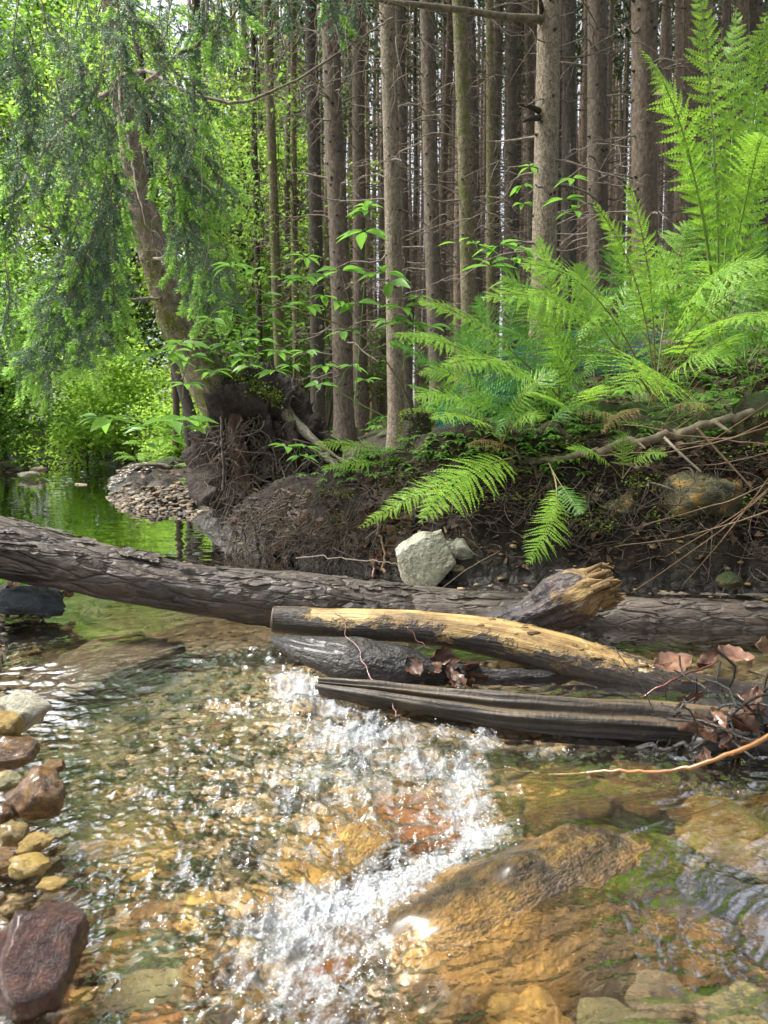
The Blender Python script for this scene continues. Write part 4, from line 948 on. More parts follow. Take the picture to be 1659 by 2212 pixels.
# trees of the first rows: dx at the top, dx low down, low dy, width px, Y, bark, label
NEAR = [
 (1186, 1174, 600, 52, 5.6, 'bark_near', 'rough barked spruce with stubs and a long dead limb, nearest trunk on the right'),
 (1286, 1292, 500, 44, 7.4, 'bark_brown', 'smooth brown spruce just right of the nearest rough trunk'),
 (1389, 1392, 500, 54, 6.8, 'bark_brown', 'thickest brown spruce on the right, left of the tall fern'),
 (1228, 1228, 500, 34, 9.5, 'bark_brown', 'brown spruce half hidden behind the nearest rough trunk'),
 (826, 846, 600, 36, 6.5, 'bark_near', 'slim mottled spruce at the centre with dark knots, leaning slightly'),
 (716, 740, 800, 44, 8.8, 'bark_brown', 'stout dark brown spruce left of centre with hanging dead twigs'),
 (922, 940, 650, 34, 8.0, 'bark_brown', 'straight brown spruce between the mottled and the greenish trunk'),
 (983, 1008, 640, 30, 6.0, 'bark_green', 'thin greenish spruce with many bare branches right of centre'),
 (1018, 1032, 600, 28, 10.5, 'bark_brown', 'brown spruce right behind the thin greenish one'),
 (1052, 1058, 600, 18, 9.0, 'bark_green', 'very thin dark greenish spruce right of the greenish branchy one'),
 (1106, 1104, 500, 28, 10.0, 'bark_brown', 'brown spruce with a whorl of bare twigs left of the nearest rough trunk'),
 (862, 874, 600, 26, 10.0, 'bark_brown', 'narrow reddish spruce behind the mottled centre trunk'),
 (768, 776, 700, 30, 10.5, 'bark_brown', 'brown spruce just right of the stout dark one'),
 (672, 684, 700, 32, 11.5, 'bark_brown', 'brown spruce left of the stout dark one'),
 (576, 602, 700, 22, 11.0, 'bark_green', 'thin dark spruce in the left part of the forest'),
 (634, 640, 700, 16, 13.0, 'bark_green', 'thin dark spruce between two brown ones left of centre'),
 (545, 560, 700, 14, 12.5, 'bark_dark', 'very thin dark spruce behind the leaning trunk'),
 (424, 432, 650, 24, 11.5, 'bark_dark', 'dark trunk seen between the hanging sprays and the forest'),
 (1500, 1506, 450, 42, 9.5, 'bark_brown', 'brown spruce behind the tall upright fern'),
 (1600, 1604, 200, 32, 9.0, 'bark_brown', 'brown spruce in the top right corner'),
 (1630, 1636, 200, 32, 10.0, 'bark_brown', 'second brown spruce in the top right corner, at the frame edge'),
 (1440, 1442, 500, 20, 13.0, 'bark_far', 'thin pale spruce between the thickest trunk and the tall fern'),
 (1468, 1466, 500, 22, 12.0, 'bark_far', 'thin pale brown spruce just left of the tall fern'),
 (1140, 1150, 500, 22, 12.5, 'bark_brown', 'brown spruce close on the left of the nearest rough trunk'),
]
for i, (dt, db, dy, wpx, Y, bk, lab) in enumerate(NEAR):
    low = P(db, dy, Y); top = P(dt, 0, Y); g_ = gz(low[0], Y); s_ = (top[0]-low[0])/(top[2]-low[2]); bx = low[0]-s_*(low[2]-g_)
    d_ = PX(wpx, Y)
    near = Y < 9
    pr = spruce_proto(100+i, 19, d_/2*1.03, 8.0, 44 if near else 50, 1500, M[bk], split=near, k=20 if near else 12, knots=90 if near else 40, wob=.02, nseg=40)
    t = place_tree('spruce_tree', pr, bx, Y, 0, lean=(0, math.atan(s_)), label=lab)
    if i == 0:
        j = P(1160, 38, 5.55)
        inv = np.array(t.location)
        mb = MB(); c = spline(np.array([P(1180, 45, 5.6), P(1155, 40, 5.5), P(1090, 36, 5.4), P(1000, 22, 5.3), P(900, 10, 5.25), P(830, 2, 5.2), P(740, -30, 5.1)]), 40)
        tube(mb, c-inv, np.linspace(.045, .018, 40)*.7, 8); mb.obj('limb', M['branch'], parent=t)
        for a, b_ in ((P(1165, 240, 5.55), P(1120, 225, 5.4)), (P(1165, 255, 5.55), P(1130, 262, 5.4)), (P(1172, 40, 5.6), P(1165, -10, 5.4))):
            mb = MB(); tube(mb, [a-inv, (a+b_)/2-inv+np.array([0, 0, .01]), b_-inv], [.022, .017, .008], 9, cap=True); mb.obj('stub', M['knot'], parent=t)
        for c in t.children:
            if c.name.startswith(('limb', 'stub')): c.matrix_parent_inverse = (Matrix.Rotation(math.atan(s_), 4, 'Y')).inverted()
# the rows behind
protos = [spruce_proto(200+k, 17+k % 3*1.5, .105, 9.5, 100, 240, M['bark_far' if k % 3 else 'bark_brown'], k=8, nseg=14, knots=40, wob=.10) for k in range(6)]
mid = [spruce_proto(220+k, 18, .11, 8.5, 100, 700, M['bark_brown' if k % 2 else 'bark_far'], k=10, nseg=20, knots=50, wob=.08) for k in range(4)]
g = np.random.default_rng(42); used = [(*at_col(n_[1], 600, n_[4]), ) for n_ in NEAR]; nt_ = 0
rows = []
for ry in np.arange(11.5, 38, 1.6):
    lo = (400-830)/2.1602/FPX*ry; hi = (1800-830)/2.1602/FPX*ry
    for rx in np.arange(lo-1, hi+1, 1.0+.006*ry): rows.append((rx+g.normal()*.18, ry+g.normal()*.25))
g.shuffle(rows); rows.sort(key=lambda p: p[1])
for x, y in rows:
    if nt_ >= 272: break
    if min(math.hypot(x-a, y-b_) for a, b_ in used) < .8: continue
    col_ = x/y*FPX*2.1602+830
    if col_ < 440 or (col_ < 560 and g.random() < .45) or shore_d(np.array([x]), np.array([y]))[0][0] < 1.2: continue
    if y < 17 and g.random() < .35: continue
    used.append((x, y)); nt_ += 1
    far_ = y > 22
    pr = protos[g.integers(6)] if far_ else mid[g.integers(4)]
    place_tree('spruce_tree', pr, x, y, g.uniform(0, 6.3), g.uniform(.9, 1.12), (g.normal()*.014, g.normal()*.014),
        'far pale brown spruce trunk in the dense rows deep in the forest' if far_ else 'brown spruce trunk in the middle rows of the plantation',
        'spruces in the far rows' if far_ else 'spruces in the middle rows', sxy=g.uniform(.55, .95))
# the rows deeper still, past what one can count, as one mass of thin trunks
mb = MB()
for k in range(420):
    y = g.uniform(24, 40); x = (g.uniform(430, 1760)-830)/2.1602/FPX*y
    if min(math.hypot(x-a, y-b_) for a, b_ in used) < .45: continue
    used.append((x, y)); z = gz(x, y); r_ = g.uniform(.045, .09); l1 = g.normal()*.15
    tube(mb, [(x, y, z-.3), (x+l1*.5, y, z+7), (x+l1, y, z+15), (x+l1, y, z+20)], [r_*1.1, r_*.9, r_*.5, .01], 6)
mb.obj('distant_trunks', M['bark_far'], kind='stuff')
# right-hand forest beside the view: shades the bank and shows in reflections
for x, y in [(3.4, 4.5), (4.6, 6.2), (5.4, 3.0), (4.2, 1.0), (6.2, 8.0), (3.6, -1.5), (6.5, 5.0), (5.4, -.5), (7.4, 2.0), (4.4, -4), (7, -3)]:
    place_tree('spruce_tree', mid[g.integers(4)], x, y, g.uniform(0, 6.3), 1., (0, 0), 'brown spruce trunk in the middle rows of the plantation', 'spruces in the middle rows')

# ------------------------------------------------------------------ broadleaf trees and bushes on the left and far bank
def broadleaf(name, x, y, zb, zt, rx, ry, nclump, nleaf, size, mat, seed, label, cat='tree', trunk_r=.07, lean=(0, 0), bark='bark_dark', group=None, spread=.33, low=0.):
    g = np.random.default_rng(seed); z0 = gz(x, y); t = empty(name, (x, y, z0), label=label, cat=cat, group=group)
    hh = zt-zb; mb = MB(); tk = MB(); top = np.array([lean[0], lean[1], zt*.8])
    tc_ = wiggle((0, 0, -.2), top, 14, .03, g); tube(tk, tc_, np.linspace(1, .3, 14)*trunk_r, 9)
    for k in range(nclump):
        u = g.normal(size=3); u /= np.linalg.norm(u); u *= g.random()**.45
        c = np.array([lean[0]*.7+u[0]*rx, lean[1]*.7+u[1]*ry, zb+hh*(.5+u[2]*.5)])
        i = min(13, max(2, int(c[2]/max(top[2], .1)*10))); lc = wiggle(tc_[i], c, 8, .08, g, -.05); tube(tk, lc, np.linspace(1, .25, 8)*trunk_r*.28, 4)
        m = max(3, int(nleaf/nclump*g.uniform(.5, 1.5))); s_ = spread*g.uniform(.6, 1.4)
        pos = c+g.normal(size=(m, 3))*np.array([s_, s_, s_*.55]); kite_leaves(mb, pos, size, g, .8, .6)
    tk.obj('trunk' if trunk_r > .03 else 'stems', M[bark], parent=t); mb.obj('crown', M[mat], parent=t); return t
B = [ # x, y, zb, zt, rx, ry, clumps, leaves, size, mat, label
 (-8.8, 16.0, .6, 10.5, 2.0, 1.8, 95, 6500, .095, 'leaf_mid', 'mid green broadleaf tree at the far left edge behind the stream'),
 (-4.9, 14.5, 1.2, 8.5, 1.9, 1.6, 90, 6500, .10, 'leaf_bright', 'bright yellow green beech left behind the hanging spruce sprays'),
 (-3.2, 17.5, .8, 7.0, 2.0, 1.5, 80, 5500, .105, 'leaf_bright', 'bright young beech glowing behind the leaning trunk'),
 (-9.5, 18.0, 1, 12.5, 3.0, 2.2, 90, 5500, .13, 'leaf_bright', 'tall pale green broadleaf tree far back on the left'),
 (-6.4, 21.0, 1, 10.0, 2.6, 2, 80, 4800, .14, 'leaf_mid', 'tall broadleaf tree far behind the stream bend'),
 (-2.6, 23.0, 1, 9.0, 2.4, 2, 70, 4200, .14, 'leaf_bright', 'sunlit broadleaf tree seen between the first forest trunks'),
 (-5.6, 11.6, .1, 3.0, 1.0, .7, 40, 3600, .07, 'leaf_mid', 'mid green bush hanging over the left end of the far shore'),
 (-6.1, 9.3, .4, 4.6, .9, .9, 50, 3400, .065, 'leaf_mid', 'leafy young tree at the left edge of the frame'),
]
SH2 = [(-8.2, 13.4), (-9.4, 12.2), (-6.6, 14.2), (-10.6, 13.8), (-8.8, 10.6), (-7.4, 15.6), (-5.6, 16.4), (-11.5, 15.5)]
for i, (x, y) in enumerate(SH2): broadleaf('shrub', x, y, .0, 2.6+.3*(i % 3), 1.2, .8, 44, 4600, .085, ['leaf_mid', 'leaf_bright', 'leaf_bright'][i % 3], 380+i, ['mid green', 'bright green', 'bright green'][i % 3]+' bush in the thicket along the far left bank', 'shrub', .02, spread=.25, group=['mid green', 'bright green', 'bright green'][i % 3]+' bushes of the far left thicket')
B += [
 (-9.8, 19.0, 2.0, 9.5, 1.8, 1.4, 60, 5500, .12, 'leaf_bright', 'airy pale green tree filling the gap at the left edge'),
 (-5.6, 15.5, 1.0, 6.0, 1.4, 1.2, 60, 4500, .10, 'leaf_bright', 'bright young tree low behind the far left bank'),
 (-13.5, 22.0, 1, 15.0, 3.4, 2.4, 90, 8000, .16, 'leaf_bright', 'tall pale tree at the back of the left edge'),
 (-9.0, 25.0, 1, 16.0, 3.4, 2.4, 90, 9000, .16, 'leaf_mid', 'very tall broadleaf tree at the back on the left'),
 (-4.8, 26.0, 1, 14.0, 3.0, 2.4, 90, 8000, .16, 'leaf_bright', 'tall pale broadleaf tree at the back behind the leaning trunk'),
 (-6.6, 16.5, 4.5, 11.5, 2.2, 1.8, 70, 6000, .11, 'leaf_mid', 'broadleaf tree with a high crown above the bright beeches'),
 (-7.6, 14.6, .2, 4.0, 1.6, 1.0, 60, 6500, .09, 'leaf_mid', 'thicket of mid green leaves above the far left shore'),
]
for i, (x, y, zb, zt, rx, ry, nc, nl, s_, m, lab) in enumerate(B):
    broadleaf('broadleaf_tree', x, y, zb, zt, rx, ry, nc, int(nl*1.6), s_*1.1, m, 300+i, lab, 'tree' if zt > 3.5 else 'bush', .09 if zt > 5 else .04)
SH = [
 (-4.1, 12.4, .1, 1.9, .9, .7, 46, 4200, .07, 'leaf_bright', 'bright green shrub on top of the far left bank'),
 (-5.0, 12.9, .1, 1.9, .9, .7, 40, 3600, .07, 'leaf_bright', 'bright green shrub behind the stony far shore'),
 (-3.55, 13.6, .1, 1.6, .7, .6, 34, 2800, .07, 'leaf_bright', 'bright green shrub above the eroded earth bank'),
 (-2.9, 11.2, .0, .9, .6, .5, 34, 2600, .05, 'leaf_bright', 'bright ferny shrub beside the mossy boulder across the bar'),
 (-2.35, 11.8, .0, .95, .6, .5, 30, 2400, .055, 'leaf_bright', 'yellow green shrub at the foot of the dark slim trunks'),
 (-1.8, 10.2, .0, .7, .4, .4, 22, 1600, .05, 'leaf_mid', 'mid green shrub behind the root plate'),
 (-5.9, 11.2, .0, 1.7, .7, .5, 34, 3000, .055, 'leaf_mid', 'mid green shrub at the left end of the far shore'),
 (-3.6, 15.4, .2, 3.2, 1.2, .8, 40, 3200, .08, 'leaf_mid', 'mid green bush behind the shrubs of the far bank'),
 (-1.6, 14.5, .2, 2.4, .9, .8, 34, 2200, .075, 'leaf_mid', 'mid green bush among the first spruces'),
 (-.4, 16.5, .3, 2.6, 1.0, .8, 24, 1300, .08, 'leaf_mid', 'loose green bush deep between the spruces left of centre'),
]
for i, (x, y, zb, zt, rx, ry, nc, nl, s_, m, lab) in enumerate(SH):
    broadleaf('shrub', x, y, zb, zt, rx, ry, nc, int(nl*1.5), s_*1.1, m, 340+i, lab, 'shrub', .02, spread=.22)
# young undergrowth crowns among trunks
for i, (dx, dy, Y, w_, h_, nl) in enumerate([(620, 250, 12.5, 1.0, .8, 700), (690, 80, 13, .8, .6, 300), (540, 330, 12, .8, 1.2, 900), (600, 560, 14, .7, .6, 420)]):
    x, y = at_col(dx, dy, Y); z0 = gz(x, y); zc = P(dx, dy, Y)[2]-z0
    broadleaf('broadleaf_tree', x, y, zc-h_, zc+h_, w_, .6, 22, nl, .07, 'leaf_mid', 360+i, ['thin young beech with sparse light leaves between the left trunks', 'young beech with a few leaves high between the trunks', 'young beech with sparse leaves just right of the spruce sprays', 'small young beech low between the left trunks'][i], 'tree', .02)
# slim dark trunks of alders behind the leaning tree
for i, (dt, db, dyb, wpx, Y) in enumerate([(368, 378, 910, 16, 9.8), (398, 408, 940, 18, 9.4), (330, 440, 930, 26, 8.6)]):
    a = P(db, dyb, Y); b_ = P(dt, 560 if i < 2 else 380, Y+.3); t = empty('slim_tree', a, label=['slim dark trunk left of the leaning trunk by the far shore', 'slim dark trunk just right of the first slim one', 'dark crooked trunk right behind the leaning trunk'][i], cat='tree')
    mb = MB(); g3 = np.random.default_rng(i); e = b_+(b_-a)*(.8 if i < 2 else 1.2); c = wiggle(np.array([0, 0, -.3]), e-a, 24, .02, g3); tube(mb, c, np.linspace(1, .5, 24)*PX(wpx, Y)/2, 10); mb.obj('trunk', M['bark_dark'], parent=t)
    mb = MB()
    for k in range(26):
        j = g3.integers(10, 24); p = c[j]; m_ = p+g3.normal(size=3)*np.array([.7, .5, .4]); kite_leaves(mb, m_+g3.normal(size=(34, 3))*.2, .07, g3, .8); tube(mb, wiggle(p, m_, 6, .1, g3), .006, 3)
    mb.obj('crown', M['leaf_mid'], parent=t)

# unseen trees added beside and behind the camera, for shading and the water's reflections
for i, (x, y) in enumerate([(-8.5, 1.0), (-5.5, -2.5)]):
    broadleaf('broadleaf_tree', x, y, 1.0, 9.0, 2.4, 2.2, 60, 4200, .15, 'leaf_mid', 400+i, 'unseen broadleaf tree added on the near left bank for shading and reflections', 'tree', .09, group='unseen trees added on the near left bank')

# ================================================================== FERNS
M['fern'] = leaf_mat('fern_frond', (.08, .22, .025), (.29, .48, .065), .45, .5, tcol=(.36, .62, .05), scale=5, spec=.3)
M['fern_dark'] = leaf_mat('fern_frond_painted_shade', (.05, .15, .02), (.12, .28, .045), .45, .45, scale=4)  # darker copy of the frond green, shade painted into the colour
M['fern_stem'] = simple_mat('fern_stem', (.10, .075, .025), (.20, .17, .05), 30, .6, .2, .001)
M['fern_stem_green'] = simple_mat('green_fern_stem', (.10, .17, .03), (.20, .30, .06), 30, .6, .2, .001)
def frond(base, tip, width, arch=.25, bare=.22, npin=26, m=11, face=(0, -.35, 1.), droop=.25, seed=0, taper_base=.35, ctrl=None, mat='fern', parent=None, curl=0.):
    """a pinnate frond from base to tip; arch lifts the middle; face is the way its upper side looks"""
    g = np.random.default_rng(seed); base = np.asarray(base, float); tip = np.asarray(tip, float); Ln = np.linalg.norm(tip-base)
    if ctrl is None: ctrl = (base+tip)/2+np.array([0, 0, 1.])*arch*Ln*2*.5+(tip-base)*0
    ctrl = np.asarray(ctrl, float)
    def C(t): t = t[:, None]; return base*(1-t)**2+ctrl*2*t*(1-t)+tip*t*t
    def D(t): t = t[:, None]; d = 2*(1-t)*(ctrl-base)+2*t*(tip-ctrl); return d/np.linalg.norm(d, axis=1)[:, None]
    mb = MB(); tt = np.linspace(0, 1, 30); tube(mb, C(tt), np.linspace(1, .2, 30)*max(.0018, Ln*.0042), 5)
    st = mb.obj('stem', M['fern_stem_green' if bare < .3 else 'fern_stem'], parent=parent)
    t = bare+(1-bare)*np.linspace(0, .985, npin)**.92; u = (t-bare)/(1-bare)
    prof = np.interp(u, [0, .12, .35, .6, .85, 1], [taper_base, .75, 1., .82, .38, .05])*width/2
    c = C(t); T = D(t); F = np.asarray(face, float); F = F/np.linalg.norm(F)
    N = F[None]-T*(T@F)[:, None]; N /= np.linalg.norm(N, axis=1)[:, None]; S = np.cross(T, N)
    lf = MB(); allv = []
    s = np.linspace(.04, 1, m); ds = s[1]-s[0]
    for sd_ in (-1, 1):
        ang = R(14)+u*R(34)+g.normal(size=npin)*.12+.15*sd_*noise(xyz(u*4, seed, 0), 9); dirp = S*sd_*np.cos(ang)[:, None]+T*np.sin(ang)[:, None]
        L = prof*(1+g.normal(size=npin)*.10); dr = droop*(1+g.normal(size=npin)*.3)+curl*u
        q = c[:, None]+dirp[:, None]*(s[None, :, None]*L[:, None, None])-N[:, None]*((dr[:, None]*s[None]**2)*L[:, None])[..., None]
        dq = dirp[:, None]*L[:, None, None]-N[:, None]*((2*dr[:, None]*s[None])*L[:, None])[..., None]; dq /= np.linalg.norm(dq, axis=2)[..., None]+1e-9
        side = np.cross(dq, np.broadcast_to(N[:, None], dq.shape)); side /= np.linalg.norm(side, axis=2)[..., None]+1e-9
        sp = np.gradient(t)*np.linalg.norm(tip-base)*1.05
        pl = np.minimum(sp*.46, L*.4)[:, None]*(1-s[None]**1.6*.9)
        w_ = (L*ds)[:, None]*.66*np.ones_like(pl)
        for ps in (-1, 1):
            o_ = side*ps+dq*.38; o_ /= np.linalg.norm(o_, axis=2)[..., None]
            v = np.stack([q-dq*w_[..., None]*.7, q+o_*pl[..., None]*.55-dq*w_[..., None]*.75-N[:, None]*(pl*.05)[..., None], q+o_*pl[..., None]-N[:, None]*(pl*.12)[..., None], q+dq*w_[..., None]*.8+o_*pl[..., None]*.12], 2)
            allv.append(v.reshape(-1, 3))
        # midribs
        r0 = q[:, 0]; r1 = q[:, -1]; md = q[:, m//2]; wv = side[:, 0]*(Ln*.0016)
    v = np.concatenate(allv); v = v+Ln*.012*np.stack([noise(v*9/Ln*.5, seed), noise(v*9/Ln*.5, seed+1), noise(v*9/Ln*.5, seed+2)], -1)+Ln*.006*np.stack([noise(v*30/Ln, seed), noise(v*30/Ln, seed+1), noise(v*30/Ln, seed+2)], -1)
    lf.add(v, np.arange(len(v)//4)[:, None]*4+np.arange(4)[None])
    o = lf.obj('frond', M[mat], parent=parent); st.parent = o
    return o
def fern_plant(name, base, fr, label, mat='fern', width=.2, group=None, seed=0):
    """fr: list of (dx, dy, Y, arch[, width, bare, kwargs]) tips as seen"""
    t = empty(name, base, label=label, cat='fern', group=group); b0 = Vector(base)
    for i, f in enumerate(fr):
        tip = P(*f[:3]); arch = f[3]; w_ = f[4] if len(f) > 4 else width; bare = f[5] if len(f) > 5 else .22; kw = f[6] if len(f) > 6 else {}
        kw = dict(kw); bs = np.asarray(kw.pop('base', base), float)
        o = frond(bs, tip, w_, arch, bare, seed=seed*31+i, parent=t, mat=kw.pop('mat', mat), **kw); o.location = -b0
    return t
# tall upright shuttlecock fern at the right
UP = dict(face=(-.35, -1, .45), npin=26, m=9, droop=.12, taper_base=.25)
b0 = P(1590, 560, 2.5)
fern_plant('tall_fern', b0+np.array([0, .1, -.25]), [
 (1505, -60, 2.35, .0, .21, .2, dict(UP, ctrl=P(1555, 280, 2.4))), (1378, 105, 2.2, 0, .15, .25, dict(UP, ctrl=P(1500, 200, 2.4), face=(-.5, -1, .7), curl=.4)),
 (1425, 225, 2.3, 0, .13, .3, dict(UP, ctrl=P(1520, 320, 2.45), face=(-.5, -.8, .8))), (1590, 20, 2.6, 0, .20, .2, dict(UP, ctrl=P(1590, 250, 2.5))),
 (1655, 30, 2.3, 0, .20, .25, dict(UP, ctrl=P(1630, 280, 2.35))), (1720, 120, 2.2, 0, .2, .2, dict(UP, ctrl=P(1650, 330, 2.3))), (1655, 300, 1.9, 0, .18, .2, dict(UP, ctrl=P(1640, 240, 2.1), face=(0, -1, .8))),
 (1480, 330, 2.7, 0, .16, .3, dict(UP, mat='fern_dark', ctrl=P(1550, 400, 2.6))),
 (1640, 180, 2.8, 0, .2, .2, dict(UP, mat='fern_dark', ctrl=P(1620, 380, 2.6)))], 'tall upright bright fern with feathery fronds at the right edge', seed=1)
FL = dict(face=(0, -.85, 1.), npin=24, m=13, droop=.18, taper_base=.5)
b1 = P(1415, 870, 2.62)
fern_plant('fern', b1, [
 (1350, 372, 2.45, 0, .13, .3, dict(UP, ctrl=P(1420, 560, 2.5), face=(.2, -1, .3), npin=22)), (1275, 432, 2.5, 0, .12, .3, dict(UP, ctrl=P(1400, 560, 2.55), face=(-.4, -1, .6), npin=24)),
 (1130, 572, 2.3, 0, .34, .3, dict(FL, ctrl=P(1300, 560, 2.4))), (1050, 640, 2.2, 0, .30, .35, dict(FL, ctrl=P(1270, 600, 2.35), face=(0, -.85, 1))),
 (1660, 560, 2.2, 0, .34, .3, dict(FL, ctrl=P(1470, 560, 2.3))), (1740, 600, 2.3, 0, .34, .3, dict(FL, ctrl=P(1500, 580, 2.3), face=(0, -.85, 1))),
 (1500, 480, 2.9, 0, .3, .3, dict(FL, ctrl=P(1440, 560, 2.8))), (1700, 690, 2.0, 0, .3, .3, dict(FL, ctrl=P(1520, 620, 2.2), face=(0, -.85, 1)))],
 'big bright fern spreading flat fronds over the bank right of centre', seed=2)
fern_plant('fern', P(1400, 880, 2.4), [
 (1360, 845, 1.95, 0, .42, .22, dict(FL, ctrl=P(1450, 735, 2.2), face=(.0, -1.1, .8), m=14, taper_base=.7)), (1590, 770, 2.15, 0, .26, .3, dict(FL, ctrl=P(1490, 720, 2.2), face=(0, -.8, 1)))],
 'fern with one broad fan shaped frond over the brown litter', seed=3)
fern_plant('fern', P(1210, 860, 3.0), [
 (905, 648, 2.75, 0, .22, .3, dict(FL, ctrl=P(1020, 660, 2.85), face=(.2, -.7, 1))), (845, 722, 2.6, 0, .20, .3, dict(FL, ctrl=P(980, 720, 2.8), face=(0, -.85, 1))),
 (960, 790, 2.5, 0, .22, .3, dict(FL, ctrl=P(1080, 740, 2.7), face=(0, -.8, 1))), (1165, 515, 2.9, 0, .24, .3, dict(FL, ctrl=P(1200, 640, 2.95), face=(.1, -.7, .8))),
 (1330, 640, 2.8, 0, .26, .3, dict(FL, ctrl=P(1270, 640, 2.9))), (1080, 600, 3.1, 0, .24, .3, dict(FL, ctrl=P(1160, 620, 3.1)))],
 'bright fern in the middle of the bank in front of the nearest rough trunk', seed=4)
fern_plant('fern', P(1085, 960, 2.72), [
 (890, 862, 2.5, 0, .22, .25, dict(FL, ctrl=P(1000, 820, 2.6), face=(0, -.85, 1))), (905, 810, 2.65, 0, .20, .25, dict(FL, ctrl=P(1030, 770, 2.7), face=(0, -.85, 1))),
 (1210, 800, 2.6, 0, .18, .3, dict(FL, ctrl=P(1120, 820, 2.6))), (1175, 905, 2.55, 0, .17, .3, dict(FL, ctrl=P(1120, 870, 2.6))), (930, 905, 2.4, 0, .2, .3, dict(FL, ctrl=P(1030, 870, 2.55), face=(0, -.4, 1)))],
 'fern with layered fronds in front of the green netting', seed=5)
fern_plant('fern', P(1105, 990, 2.6), [
 (905, 1130, 2.1, 0, .24, .12, dict(FL, ctrl=P(1010, 1000, 2.35), face=(.1, -.9, .9), m=14, taper_base=.6)), (772, 1140, 2.2, 0, .12, .3, dict(FL, ctrl=P(950, 1030, 2.4), face=(.2, -.8, .9), npin=34))],
 'bright fern with two long fronds hanging down over the bank towards the logs', seed=6)
fern_plant('fern', P(1185, 1000, 2.55), [
 (1140, 1218, 2.25, 0, .16, .45, dict(FL, ctrl=P(1235, 1100, 2.4), face=(0, -1, .5), npin=22)), (1260, 1110, 2.3, 0, .1, .45, dict(FL, ctrl=P(1215, 1060, 2.4), face=(0, -1, .4), npin=16, mat='fern_dark')),
 (1175, 1130, 2.3, 0, .1, .45, dict(FL, ctrl=P(1225, 1070, 2.4), face=(0, -1, .4), npin=16))], 'small fern hanging straight down in front of the dark bank', seed=7)
fern_plant('fern', P(1345, 1035, 2.5), [
 (1222, 970, 2.35, 0, .09, .3, dict(FL, ctrl=P(1290, 960, 2.4), face=(.2, -.6, 1), npin=24)), (1345, 935, 2.5, 0, .13, .3, dict(FL, ctrl=P(1350, 980, 2.5), face=(0, -1, .5), npin=14, m=9)),
 (1440, 985, 2.4, 0, .11, .3, dict(FL, ctrl=P(1390, 960, 2.45), face=(0, -.7, 1), npin=18))], 'small fern growing from the dark bank under the long branch', seed=8)
fern_plant('fern', P(910, 1010, 3.3), [
 (675, 958, 3.1, 0, .17, .3, dict(FL, ctrl=P(800, 950, 3.2), face=(0, -.85, 1))), (692, 1012, 3.0, 0, .13, .3, dict(FL, ctrl=P(800, 990, 3.15), face=(0, -.8, 1))), (870, 950, 3.2, 0, .15, .3, dict(FL, ctrl=P(890, 955, 3.25), face=(0, -.7, 1), npin=18))],
 'small fern with two low fronds pointing left over the root mass', seed=9)
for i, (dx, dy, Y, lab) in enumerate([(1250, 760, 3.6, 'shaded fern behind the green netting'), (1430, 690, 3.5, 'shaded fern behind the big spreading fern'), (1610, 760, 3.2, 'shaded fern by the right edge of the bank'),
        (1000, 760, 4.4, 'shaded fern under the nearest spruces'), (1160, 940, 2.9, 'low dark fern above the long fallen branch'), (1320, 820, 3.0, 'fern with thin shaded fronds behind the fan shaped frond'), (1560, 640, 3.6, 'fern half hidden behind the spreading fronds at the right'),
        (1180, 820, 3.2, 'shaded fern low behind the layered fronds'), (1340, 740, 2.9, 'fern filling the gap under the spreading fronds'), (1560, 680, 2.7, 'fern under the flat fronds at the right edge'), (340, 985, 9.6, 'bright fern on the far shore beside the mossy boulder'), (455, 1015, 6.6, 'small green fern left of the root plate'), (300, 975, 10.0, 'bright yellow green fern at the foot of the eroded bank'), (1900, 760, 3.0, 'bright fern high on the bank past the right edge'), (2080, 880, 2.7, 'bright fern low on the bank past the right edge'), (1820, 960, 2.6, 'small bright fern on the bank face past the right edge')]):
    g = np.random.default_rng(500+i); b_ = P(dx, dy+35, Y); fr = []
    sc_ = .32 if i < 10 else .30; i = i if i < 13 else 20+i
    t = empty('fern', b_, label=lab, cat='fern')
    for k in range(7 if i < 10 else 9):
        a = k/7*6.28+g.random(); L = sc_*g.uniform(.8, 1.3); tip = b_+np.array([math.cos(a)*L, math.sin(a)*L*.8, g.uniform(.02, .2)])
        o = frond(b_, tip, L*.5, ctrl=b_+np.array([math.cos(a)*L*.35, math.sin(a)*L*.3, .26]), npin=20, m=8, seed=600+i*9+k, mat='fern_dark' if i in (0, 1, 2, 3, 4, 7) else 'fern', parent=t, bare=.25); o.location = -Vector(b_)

M['fern_brown'] = leaf_mat('withered_fern_frond', (.10, .06, .022), (.26, .18, .07), .7, .3, scale=6)
for i, (bx, by, tx, ty, Y) in enumerate([(1400, 890, 1300, 935, 2.6), (1430, 890, 1540, 880, 2.6), (1120, 980, 1010, 960, 2.75), (1220, 900, 1330, 900, 2.9)]):
    t = empty('withered_frond', P(bx, by, Y), label=['withered brown frond hanging left below the fan shaped frond', 'withered brown frond lying right of the fern stems on the litter', 'withered brown frond drooping left over the bank edge', 'withered brown frond in the shade above the fallen branch'][i], cat='fern frond')
    frond(P(bx, by, Y), P(tx, ty, Y-.15), .12, bare=.25, npin=18, m=8, seed=900+i, mat='fern_brown', parent=t, droop=.7, ctrl=P((bx+tx)/2, min(by, ty)-25, Y-.05)).location = -Vector(P(bx, by, Y))
